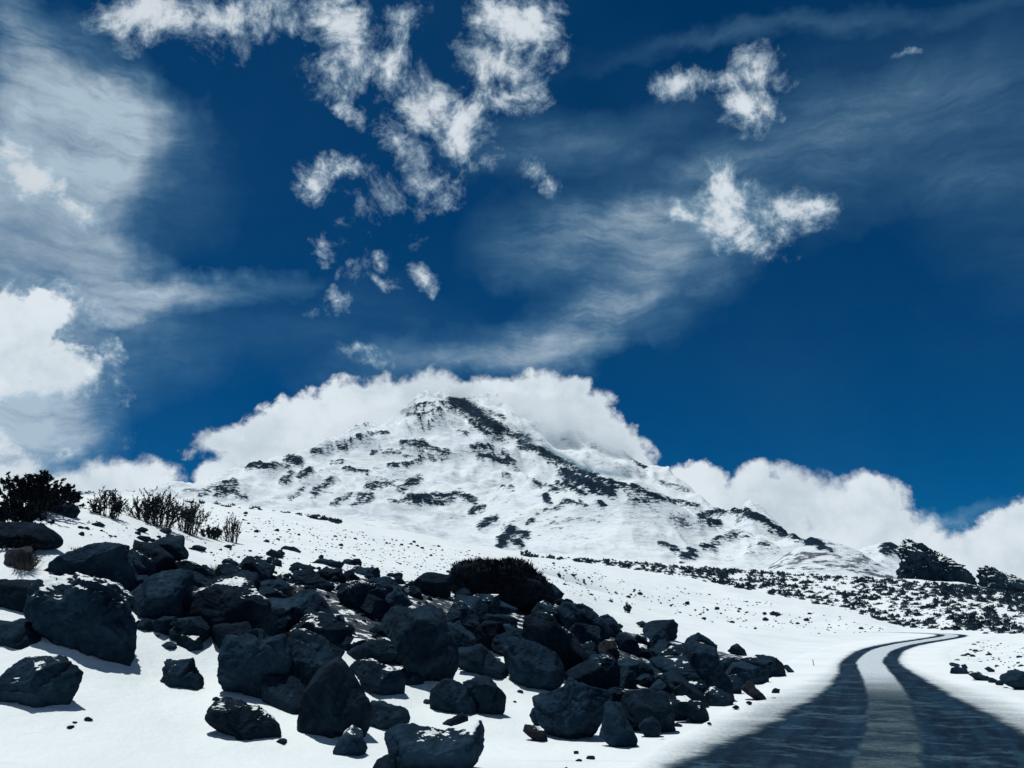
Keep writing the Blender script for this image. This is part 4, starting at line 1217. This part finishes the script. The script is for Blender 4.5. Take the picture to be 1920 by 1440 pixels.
def stone(px, py, wpx, what, group, shape=None, sink=0.22, cat='stone', name='stone', flat=1.0):
    g = hit(px, py)
    if g is None:
        return None
    wm = wpx * (g @ FW - CAMZ * sP) / FPX
    if road_dist(g[:1], g[1:2])[0] < 3.2:
        g = g + np.array((0, 0, .07))
    o = obj(name, STONES[rnd.randrange(10) if shape is None else shape], loc=(g[0], g[1], g[2] + wm * (0.31 - sink) * flat))
    o.scale = (wm, wm * rnd.uniform(.8, 1.1), wm * rnd.uniform(.8, 1.15) * flat)
    o.rotation_euler = (rnd.uniform(-.25, .25), rnd.uniform(-.25, .25), rnd.uniform(0, 6.28))
    if wpx > 24 and rnd.random() < .35:
        o['snow_amount'] = rnd.uniform(.4, .75)
    size, wh = where(px, py, wpx)
    what = what.replace('on the snow slope', 'on snow')
    return tag(o, f'{size} {name} {what}, {wh}', cat, group)


def inside(px, py, poly):
    c = False
    j = len(poly) - 1
    for i in range(len(poly)):
        (x0, y0), (x1, y1) = poly[i], poly[j]
        if (y0 > py) != (y1 > py) and px < (x1 - x0) * (py - y0) / (y1 - y0) + x0:
            c = not c
        j = i
    return c


def scatter(n, poly, tries=60):
    xs, ys = [p[0] for p in poly], [p[1] for p in poly]
    out = []
    while len(out) < n:
        x, y = rnd.uniform(min(xs), max(xs)), rnd.uniform(min(ys), max(ys))
        if inside(x, y, poly):
            out.append((x, y))
    return out


PILE = [(60, 1090), (250, 1060), (370, 1060), (520, 1075), (640, 1070), (860, 1115), (1060, 1120), (1150, 1180), (1300, 1205), (1470, 1245),
        (1440, 1290), (1330, 1330), (1240, 1365), (1160, 1380), (1060, 1330), (950, 1260), (800, 1290), (700, 1290), (640, 1230), (560, 1330), (400, 1240), (260, 1180)]
for x, y in scatter(100, PILE):
    stone(x, y, rnd.uniform(40, 100), 'in the pile', 'filling rocks of the boulder pile', rnd.randrange(6), .2, 'rock', 'rock')
for x, y in scatter(26, [(1050, 1190), (1160, 1200), (1300, 1220), (1450, 1245), (1430, 1280), (1330, 1320), (1240, 1350), (1150, 1340), (1060, 1290)]):
    stone(x, y, rnd.uniform(34, 70), 'in the pile', 'filling rocks of the boulder pile', rnd.randrange(6), .2, 'rock', 'rock')
for x, y in scatter(76, PILE):
    stone(x, y, rnd.uniform(14, 40), 'in the pile', 'small stones in the boulder pile')
RUBBLE = [(470, 1040), (600, 1045), (720, 1060), (850, 1085), (850, 1120), (700, 1105), (600, 1110), (500, 1090), (430, 1070)]
for x, y in scatter(46, RUBBLE):
    stone(x, y, rnd.uniform(9, 30), 'in rubble', 'stones of the upper rubble band')
BANK = [(150, 975), (260, 985), (420, 1020), (520, 1030), (560, 1050), (430, 1065), (330, 1020), (230, 1010), (150, 1005)]
for x, y in scatter(34, BANK):
    stone(x, y, rnd.choice((6, 8, 10, 12, 16, 22, 30)), 'in snow', 'stones on the bank below the shrubs', flat=.8)
FOOT = [(1085, 1427, 13), (1108, 1423, 18), (1080, 1413, 14), (1062, 1442, 9), (1270, 1362, 20), (1380, 1335, 16), (1405, 1326, 12), (1330, 1366, 9),
        (1450, 1318, 12), (1300, 1350, 8), (133, 1364, 15), (165, 1350, 17), (140, 1355, 9), (45, 1170, 12), (965, 1317, 8), (975, 1298, 14), (1240, 1386, 10),
        (425, 1314, 22), (405, 1312, 15), (730, 1388, 16), (530, 1392, 20), (800, 1318, 22), (1228, 1305, 10), (1190, 1300, 12)]
for x, y, wq in FOOT:
    stone(x, y, wq, 'in snow', 'small stones at the foot of the pile', flat=.75)
SLOPE = [(380, 950), (600, 985), (850, 1025), (1000, 1050), (1180, 1080), (1060, 1100), (860, 1080), (700, 1055), (560, 1035), (460, 1005), (380, 975)]
for x, y in scatter(58, SLOPE):
    stone(x, y, rnd.choice((5, 5, 6, 7, 8, 10)), 'on the snow slope', 'stones dotting the snow slope')
SLOPE2 = [(1060, 1075), (1200, 1090), (1420, 1125), (1600, 1160), (1680, 1182), (1560, 1190), (1400, 1180), (1250, 1150), (1060, 1115)]
for x, y in scatter(34, SLOPE2):
    stone(x, y, rnd.choice((5, 5, 6, 7, 9, 11)), 'on the snow slope', 'stones dotting the snow slope', flat=.8)
for x, y, wq in ((1792, 1258, 12), (1808, 1262, 16), (1822, 1268, 14), (1836, 1272, 18), (1850, 1279, 16), (1862, 1283, 20), (1876, 1288, 16), (1830, 1278, 8), (1785, 1250, 9), (1906, 1262, 14)):
    stone(x, y, wq, 'in the roadside row', 'stones of the right roadside row', flat=.8)
RIGHT = [(1790, 1230), (1850, 1200), (1920, 1215), (1920, 1265), (1850, 1250)]
for x, y in scatter(14, RIGHT):
    stone(x, y, rnd.choice((5, 6, 8, 10, 12)), 'on the right bank', 'stones on the right bank', flat=.7)
# pebbles too small to tell apart
pv, pf_, pk = [], [], 0
rp, rf = rock_shape(1234, 2, 9, 12.0, .06)
rs = np.random.RandomState(21)
for x, y in scatter(560, SLOPE) + scatter(240, SLOPE2) + scatter(520, DEBRIS_SHADE) + scatter(260, RUBBLE) + scatter(120, BANK) + scatter(70, RIGHT):
    g = hit(x, y)
    if g is None:
        continue
    s_ = (rs.uniform(4, 15) if poly_mask(np.array([x]), np.array([y]), DEBRIS_SHADE)[0] else rs.uniform(1.6, 5.0)) * (g @ FW - CAMZ * sP) / FPX * .5
    pv.append(rp * np.array((s_, s_ * rs.uniform(.7, 1.2), s_ * rs.uniform(.45, .8))) + g)
    pf_.append(rf + pk)
    pk += len(rp)
tag(obj('pebbles', mesh_from('pebbles', np.concatenate(pv), np.concatenate(pf_), M_ROCK)), 'scattered dark grit and pebbles on the snow', 'pebbles', kind='stuff')

# --- crags on the skyline at the right
CR1 = [(1688, 1092), (1687, 1050), (1690, 1022), (1703, 1016), (1718, 1014), (1730, 1022), (1742, 1032), (1758, 1034), (1770, 1042), (1785, 1052), (1800, 1058), (1812, 1070), (1819, 1085), (1815, 1100), (1750, 1104)]
CR2 = [(1838, 1092), (1836, 1072), (1842, 1064), (1855, 1061), (1868, 1068), (1885, 1075), (1905, 1080), (1925, 1090), (1935, 1105), (1880, 1108), (1845, 1104)]
for pts, sd_, lab in ((CR1, 5, 'tall dark crag dusted with snow on the right skyline'), (CR2, 23, 'lower dark crag at the right edge of the skyline')):
    o = outline_rock('crag', pts, sd_, 6, M_CRAG, 0.30, 0.8, 22, 10.0, 1093, 0.3, 1.15, far=405)
    tag(o, lab, 'crag', 'crags on the skyline')

# ------------------------------------------------------------------ vegetation
class Tri:
    """collects triangles and thin tubes"""

    def __init__(self):
        self.v, self.f = [], []

    def blade(self, p, d, ln, wd, rs, bend=0.15):
        d = d / (np.linalg.norm(d) + 1e-9)
        s = np.cross(d, rs.normal(size=3))
        s /= np.linalg.norm(s) + 1e-9
        n = np.cross(s, d)
        k = len(self.v)
        mid = p + d * ln * 0.45 + n * ln * bend * 0.4
        tip = p + d * ln + n * ln * bend
        self.v += [p, mid + s * wd, tip, mid - s * wd]
        self.f += [(k, k + 1, k + 2), (k, k + 2, k + 3)]

    def tube(self, pts, r0, r1, sides=3):
        k = len(self.v)
        n = len(pts)
        for i, p in enumerate(pts):
            d = pts[min(i + 1, n - 1)] - pts[max(i - 1, 0)]
            d = d / (np.linalg.norm(d) + 1e-9)
            a = np.cross(d, (0.3, 0.8, 0.2))
            a /= np.linalg.norm(a) + 1e-9
            b = np.cross(d, a)
            r = r0 + (r1 - r0) * i / (n - 1)
            for j in range(sides):
                t = 2 * math.pi * j / sides
                self.v.append(p + r * (math.cos(t) * a + math.sin(t) * b))
        for i in range(n - 1):
            for j in range(sides):
                a0, a1 = k + i * sides + j, k + i * sides + (j + 1) % sides
                self.f += [(a0, a1, a1 + sides), (a0, a1 + sides, a0 + sides)]

    def mesh(self, name, mat):
        return mesh_from(name, np.array(self.v), np.array(self.f), mat, smooth=False)


def empty(name, loc):
    o = obj(name, None, loc=loc)
    o.empty_display_size = 0.2
    return o


def twig_shrub(px, py, wpx, hpx, seed, stems, label, cat='shrub', group=None, leafy=1.0, lean=0.0, flat_fan=1.0, cluster=False, mat=None):
    """upright many-stemmed shrub rooted where the pixel meets the ground"""
    rs = np.random.RandomState(seed)
    g = hit(px, py)
    k = (g @ FW - CAMZ * sP) / FPX
    W, H = wpx * k, hpx * k * 1.06
    st, lf = Tri(), Tri()
    for i in range(stems):
        bx = rs.uniform(-.26, .26) * W
        by = rs.uniform(-.25, .25) * W * 0.6
        ex = bx * 1.75 + rs.normal() * W * 0.12 * flat_fan + lean * H
        ey = by * 1.4 + rs.normal() * W * 0.14
        hh = H * rs.uniform(.55, 1.02) * (1 - 0.45 * (2 * abs(ex - lean * H) / W) ** 2 if abs(ex) < W else .5)
        p0, p2 = np.array((bx, by, -0.12)), np.array((ex, ey, max(hh, .2 * H)))
        p1 = np.array((bx + (ex - bx) * 0.25, by + (ey - by) * 0.25, hh * 0.55)) + rs.normal(size=3) * 0.03 * H
        t = np.linspace(0, 1, 7)[:, None]
        c = (1 - t) ** 2 * p0 + 2 * t * (1 - t) * p1 + t * t * p2
        st.tube(c, 0.011, 0.004)
        paths = [c]
        for b in range(rs.randint(2, 5)):
            q = c[rs.randint(2, 6)]
            e = q + np.array((rs.normal() * .10 * H, rs.normal() * .10 * H, rs.uniform(.14, .34) * H))
            tt = np.linspace(0, 1, 4)[:, None]
            br = q + (e - q) * tt
            st.tube(br, 0.006, 0.003)
            paths.append(br)
        for pth in paths:
            m = int((24 if pth is c else 12) * leafy)
            for j in range(m):
                u = rs.uniform(.06, 1.0) * (len(pth) - 1)
                if cluster:
                    u = (1 - rs.uniform(0, 1) ** 2 * .55) * (len(pth) - 1)
                a = int(min(u, len(pth) - 2))
                q = pth[a] + (pth[a + 1] - pth[a]) * (u - a)
                d = (pth[a + 1] - pth[a])
                d = d / np.linalg.norm(d) + rs.normal(size=3) * (0.75 if cluster else 0.42)
                lf.blade(q, d, rs.uniform(.045, .10), rs.uniform(.009, .018) * (1.5 if cluster else 1.0), rs)
    root = empty('shrub', g)
    obj('stem', st.mesh('stem', M_TWIG), root)
    obj('foliage', lf.mesh('foliage', mat or M_LEAF2), root)
    return tag(root, label, cat, group)


GS = 'shrubs along the top of the bank'
twig_shrub(62, 962, 120, 66, 3, 60, 'tall dark leafy shrub on the skyline at far left', group=GS, leafy=2.4, cluster=True, mat=M_LEAF)
twig_shrub(22, 985, 90, 40, 4, 40, 'low dark shrub at the left edge under the tall leafy one', group=GS, leafy=2.2, cluster=True, mat=M_LEAF)
twig_shrub(118, 950, 52, 36, 5, 24, 'dark shrub just right of the tall leafy shrub, sloping right', group=GS, leafy=2.2, cluster=True, mat=M_LEAF)
twig_shrub(198, 968, 72, 46, 6, 34, 'sparse upright shrub, second clump along the bank top', group=GS)
twig_shrub(290, 985, 110, 58, 7, 74, 'dense broom-like shrub, widest of the row on the bank', group=GS, leafy=1.25)
twig_shrub(350, 1000, 70, 60, 8, 40, 'broom-like shrub joined to the right end of the widest one', group=GS, leafy=1.2)
twig_shrub(432, 1016, 44, 46, 9, 22, 'sparse little shrub at the right end of the row', group=GS, leafy=.8)
twig_shrub(395, 1010, 44, 22, 10, 26, 'low dark shrub between the broom-like and the sparse little one', group=GS, leafy=1.4)
twig_shrub(1176, 1149, 16, 16, 12, 16, 'tiny shrub alone on the snow slope above the pile', group='small plants on the snow slope', leafy=2.0)
twig_shrub(30, 1032, 90, 24, 13, 34, 'trailing low shrub over the smooth boulder at the left edge', group=GS, leafy=1.8, mat=M_LEAF)


def bush():
    """dense dome of upright sprigs; its outline follows the one in the photograph"""
    pts = [(846, 1115), (843, 1085), (846, 1062), (862, 1054), (880, 1050), (905, 1048), (930, 1052), (952, 1050), (975, 1052), (995, 1062),
           (1012, 1078), (1028, 1095), (1042, 1112), (1040, 1130), (1000, 1142), (930, 1145), (880, 1135)]
    core = outline_rock('core', [(x + (945 - x) * .06, y + (1100 - y) * .06) for x, y in pts], 77, 5, M_LEAF, 0.07, 0.85, 16, 6.0, 1138, 0.25)
    loc = np.array(core.location)
    V = np.zeros(len(core.data.vertices) * 3, np.float32)
    core.data.vertices.foreach_get('co', V)
    V = V.reshape(-1, 3)
    rs = np.random.RandomState(5)
    t = Tri()
    cen = V.mean(0)
    zmin = V[:, 2].min()
    for i in range(5200):
        p = V[rs.randint(len(V))]
        if p[2] < zmin + 0.12 and rs.rand() < .7:
            continue
        d = (p - cen) / np.linalg.norm(p - cen) * 0.6 + np.array((0, 0, .85)) + rs.normal(size=3) * .22
        d /= np.linalg.norm(d)
        q = p + rs.normal(size=3) * 0.03 - d * .07
        ln = rs.uniform(.08, .19)
        for j in range(7):
            t.blade(q + d * ln * j / 9.0, d + rs.normal(size=3) * .5, rs.uniform(.04, .075), .010, rs)
        t.blade(q, d, ln + .05, .012, rs)
    base = loc + np.array((0, 0, zmin + .1))
    root = empty('bush', base)
    core.parent = root
    core.location = loc - base
    core.name = 'branch_core'
    o = obj('foliage', t.mesh('foliage', M_LEAF), root, loc=loc - base)
    tag(root, 'large dense dark bush above the middle of the boulder pile', 'bush')


bush()


def tuft(px, py, wpx, hpx, seed, n, label):
    rs = np.random.RandomState(seed)
    g = hit(px, py)
    k = (g @ FW - CAMZ * sP) / FPX
    W, H = wpx * k, hpx * k
    t = Tri()
    for i in range(n):
        a = rs.uniform(0, 6.28)
        r = rs.uniform(0, .22) * W
        d = np.array((math.cos(a) * W * .45 * rs.rand(), math.sin(a) * W * .45 * rs.rand(), H))
        t.blade(np.array((r * math.cos(a), r * math.sin(a), -.05)), d, H * rs.uniform(.6, 1.15), rs.uniform(.005, .010), rs, rs.uniform(-.5, .5))
    tag(obj('grass_tuft', t.mesh('grass_tuft', M_GRASS), loc=g), label, 'grass', 'tufts of dry grass')


tuft(45, 1068, 70, 36, 1, 260, 'tuft of dry grass bent over snow at the left edge')
tuft(405, 1085, 46, 30, 2, 200, 'dry grass tuft among rocks below the sparse little shrub')
tuft(440, 1092, 40, 26, 3, 170, 'dry grass tuft just right of another, above the mottled boulder')
tuft(540, 1122, 34, 26, 4, 200, 'dark rounded grass tuft above the broad flat-faced boulder')
tuft(140, 1030, 34, 12, 5, 40, 'few thin grass blades in snow above the broad domed boulder')


# --- scrub field beyond the slope
def clump(seed, blades, leaf=1.0):
    rs = np.random.RandomState(seed)
    t = Tri()
    for i in range(blades):
        a, e = rs.uniform(0, 6.28), rs.uniform(0.05, 1.45)
        d = np.array((math.cos(a) * math.cos(e), math.sin(a) * math.cos(e), math.sin(e)))
        p = d * np.array((.36, .36, .34)) * rs.uniform(.55, 1.0)
        t.blade(p - np.array((0, 0, .05)), d + rs.normal(size=3) * .35 + np.array((0, 0, .3)), rs.uniform(.14, .26) * leaf, rs.uniform(.05, .09) * leaf, rs)
    p, f = rock_shape(seed + 400, 2, 14, 6.0, .12)
    p = p * np.array((.40, .40, .34))
    k = len(t.v)
    t.v += list(p)
    t.f += [tuple(int(k + i) for i in q) for q in f]
    return t


CL = [clump(40 + i, 46) for i in range(6)]
CLM = [c.mesh('scrub_shrub', M_SCRUB) for c in CL]
FIELD = [(985, 1043), (1100, 1048), (1300, 1063), (1500, 1077), (1700, 1089), (1800, 1097), (1925, 1112), (1925, 1200), (1850, 1183), (1760, 1180),
         (1690, 1176), (1600, 1148), (1450, 1116), (1300, 1086), (1150, 1062)]


def field_points(n, poly, rmin=60):
    out = []
    while len(out) < n:
        x, y = scatter(1, poly)[0]
        if float(fbm(np.array([[x / 38.0, y / 11.0, 2.0]]), 3)[0]) < rnd.uniform(-.45, .25):
            continue
        g = hit(x, y, rmin)
        if g is None or math.hypot(g[0], g[1]) < rmin:
            continue
        out.append((x, y, g))
    return out


def near_road(g, d=5.0):
    return road_dist(np.array([g[0]]), np.array([g[1]]))[0] < d


SPECIAL = [(1744, 1170, 26, 'wide flat dark shrub beside the snowy road bend'), (1632, 1147, 20, 'dark shrub where the snow slope meets the scrub field'),
           (1822, 1166, 30, 'dark shrub right above the end of the road'), (1905, 1180, 26, 'tall dark shrub at the right edge of the scrub field'),
           (1672, 1108, 18, 'dark shrub in the middle of the scrub field below the tall crag'), (1785, 1162, 22, 'low shrub on white snow left of the road end'),
           (1856, 1160, 26, 'round shrub between the road end and the right edge')]
for x, y, wq, lab in SPECIAL:
    g = hit(x, y, 50)
    wm = wq * (g @ FW) / FPX
    o = obj('scrub_shrub', CLM[rnd.randrange(6)], loc=g)
    o.scale = (wm * 1.1, wm * 1.1, wm)
    o.rotation_euler = (0, 0, rnd.uniform(0, 6.28))
    tag(o, lab, 'shrub', 'shrubs of the scrub field')
cand = []
for x, y, g in field_points(900, FIELD):
    if near_road(g):
        continue
    wm = rnd.uniform(1.2, 3.2) * min(1.0, max(.36, math.hypot(g[0], g[1]) / 300))
    cand.append((wm * FPX / np.linalg.norm(g), x, y, g, wm))
cand.sort(key=lambda c: -c[0])


def crest_y(x):
    return float(np.interp(x, [985, 1100, 1300, 1500, 1700, 1800, 1925], [1043, 1048, 1063, 1077, 1089, 1097, 1112]))


def zone(x, y, q):
    xs = 'far left tip' if x < 1150 else 'under the pyramid spur' if x < 1320 else 'under the pointed spur' if x < 1440 else 'left under the grey hill' if x < 1540 else \
        'right under the grey hill' if x < 1640 else 'under the dark knob' if x < 1690 else 'under the tall crag' if x < 1760 else 'right of the tall crag' if x < 1825 else \
        'under the lower crag' if x < 1880 else 'at the right edge'
    f = (y - crest_y(x)) / 90.0
    ys = 'on the skyline of' if f < .1 else 'high in' if f < .3 else 'midway down' if f < .6 else 'low in'
    sz = 'big' if q > 17 else 'medium' if q > 12 else 'small'
    sh = 'wide' if (x * 7 + y) % 3 < 1 else 'round' if (x * 7 + y) % 3 < 2 else 'upright'
    return xs, ys, sz, sh


for q, x, y, g, wm in cand[:250]:
    o = obj('scrub_shrub', CLM[rnd.randrange(6)], loc=(g[0], g[1], g[2] - .05))
    s = wm
    zx, zy, sz, sh = zone(x, y, q)
    wf, hf = {'wide': (1.35, .6), 'round': (1.05, .8), 'upright': (.85, 1.05)}[sh]
    o.scale = (s * wf, s * rnd.uniform(.9, 1.15), s * hf)
    o.rotation_euler = (0, 0, rnd.uniform(-.4, .4))
    tag(o, f'{sz} {sh} shrub {zy} the scrub, {zx}', 'shrub', 'shrubs of the scrub field')
# the rest reads as one mass
VV, FF, kk = [], [], 0
small = [clump(80 + i, 14, 1.5) for i in range(5)]
sm = [(np.array(c.v), np.array(c.f)) for c in small]
rs = np.random.RandomState(3)


def add_mass(g, s, h=.8):
    global kk
    v, f = sm[rs.randint(5)]
    a = rs.uniform(0, 6.28)
    ca, sa = math.cos(a), math.sin(a)
    VV.append(np.stack([(v[:, 0] * ca - v[:, 1] * sa) * s + g[0], (v[:, 0] * sa + v[:, 1] * ca) * s + g[1], v[:, 2] * s * h + g[2] - .05], -1))
    FF.append(f + kk)
    kk += len(v)


for c in cand[250:]:
    add_mass(c[3], c[4])
for x, y, g in field_points(1500, FIELD):
    if not near_road(g):
        add_mass(g, rnd.uniform(.35, 1.0) * min(1.0, max(.5, math.hypot(g[0], g[1]) / 250)))
for x, y, g in field_points(420, [(985, 1043), (1100, 1047), (1300, 1062), (1500, 1076), (1700, 1088), (1800, 1096), (1925, 1112), (1925, 1128), (1700, 1100), (1500, 1085), (1300, 1070), (1100, 1055)]):
    add_mass(g, rnd.uniform(1.2, 2.2))
for x, y, g in field_points(150, [(1690, 1092), (1925, 1106), (1925, 1140), (1690, 1108)]):
    add_mass(g, rnd.uniform(1.0, 2.2))
for x, y, g in field_points(420, [(1000, 1044), (1150, 1052), (1300, 1063), (1450, 1074), (1450, 1108), (1300, 1082), (1150, 1060)]):
    add_mass(g, rnd.uniform(.7, 1.9))
# strip of scrub along the crest of the snow hill
for (x0, y0), (x1, y1), n in (((505, 949), (580, 962), 26), ((575, 962), (640, 976), 60), ((345, 934), (505, 951), 22), ((205, 925), (290, 926), 0)):
    for i in range(n):
        t = rs.rand()
        g = hit(x0 + (x1 - x0) * t, y0 + (y1 - y0) * t + rs.uniform(1, 8), 60)
        if g is not None and np.hypot(g[0], g[1]) < 200:
            add_mass(g, rs.uniform(.5, 1.3), .7)
tag(obj('scrub', mesh_from('scrub', np.concatenate(VV), np.concatenate(FF), M_SCRUB, smooth=False)),
    'low dark scrub thickly dotting the snow beyond the slope', 'scrub', kind='stuff')
# edge vegetation along the far right side of the road
for i, (x, y) in enumerate([(1849, 1188), (1842, 1197), (1834, 1205), (1826, 1209), (1820, 1219), (1830, 1222), (1808, 1230), (1795, 1238)]):
    g = hit(x, y, 20)
    o = obj('scrub_shrub', CLM[i % 6], loc=g)
    wm = rnd.uniform(9, 16) * (g @ FW) / FPX
    o.scale = (wm, wm, wm * .5)
    tag(o, 'low plant in the line along the right road edge, ' + ['nearest the bend', 'second from the bend', 'third from the bend', 'fourth from the bend', 'fourth from the near end', 'third from the near end', 'second from the near end', 'nearest the viewer'][i], 'plant', 'plants along the right road edge')
# thin stake at the left road edge
g = hit(1527, 1254)
t = Tri()
t.tube([np.array((0, 0, -.1)), np.array((-.01, 0, .12)), np.array((-.03, .01, .3))], .022, .014, 6)
tag(obj('stake', t.mesh('stake', mat_plain('weathered_wood', (.3, .33, .34), (.5, .52, .53))), loc=g), 'thin pale stake standing in the snow left of the road bend', 'stake')

# ------------------------------------------------------------------ cloud lying on the summit
def cloud(name, px, py, rng_, rx, ry, rz, tilt, dens, label, seed):
    """a body of cloud: an ellipsoid (metres) filled with ragged vapour, standing at a pixel and range"""
    m, N = new_mat('cloud_vapour')
    tc = N.n('ShaderNodeTexCoord').outputs['Object']
    ln = N.vm('LENGTH', tc)
    nd = N.t.nodes[-1]
    ln = nd.outputs['Value']
    warp = N.vm('ADD', N.vm('MULTIPLY', tc, (rx / rz * 1.0, ry / rz, 1.0)), (seed, seed * .7, 0))
    n = N.noise(warp, 1.5, 5, 0.6, 0.2).outputs[0]
    f = N.m('ADD', N.m('MULTIPLY', N.m('SUBTRACT', 1.0, ln), 1.5), N.m('MULTIPLY', N.m('SUBTRACT', n, 0.52), 2.6))
    den = N.m('MULTIPLY', N.m('MULTIPLY', N.smooth(f, 0.12, 0.7), N.smooth(ln, 1.0, 0.85)), dens)
    pv = N.n('ShaderNodeVolumePrincipled', {'Color': (0.975, 0.995, 1.0, 1.0), 'Density': den, 'Anisotropy': 0.0})
    N.n('ShaderNodeOutputMaterial', {'Volume': pv.outputs[0]})
    v, f_ = ico(4)
    o = obj(name, mesh_from(name, v, f_, m))
    a, t = az_el(px, py)
    o.location = (rng_ * math.sin(a), rng_ * math.cos(a), CAMZ + rng_ * t)
    o.scale = (rx, ry, rz)
    o.rotation_euler = (0, tilt, -a)
    tag(o, label, 'cloud', 'clouds on the summit')


cloud('cloud', 1075, 812, 5150, 540, 300, 200, R(24), 0.009, 'white cloud lying over the right shoulder of the summit', 3.0)
cloud('cloud', 985, 772, 5450, 330, 240, 120, R(16), 0.009, 'white cloud just right of the highest point of the mountain', 5.3)
cloud('cloud', 870, 742, 5700, 300, 240, 70, R(-4), 0.006, 'thin veil of cloud just above the top of the mountain', 9.0)
cloud('cloud', 690, 792, 5050, 420, 260, 75, R(-23), 0.0045, 'soft cloud brushing the upper left flank of the mountain', 12.0)

# ------------------------------------------------------------------ things that came out with one label: say which of them, from left to right
same = {}
for o in COL.objects:
    if o.parent is None and o.get('label') and o.get('category'):
        same.setdefault(o['label'], []).append(o)
NTH = ['leftmost', 'second from left', 'third from left', 'fourth from left', 'fifth from left', 'sixth from left', 'seventh from left', 'eighth from left', 'ninth from left', 'tenth from left']
for lab, obs in same.items():
    if len(obs) > 1:
        obs.sort(key=lambda o: to_pix(*o.location)[0])
        for i, o in enumerate(obs):
            wd = ('left one' if i == 0 else 'right one') if len(obs) == 2 else ('rightmost' if i == len(obs) - 1 else NTH[min(i, 9)])
            o['label'] = f'{lab}, {wd}'
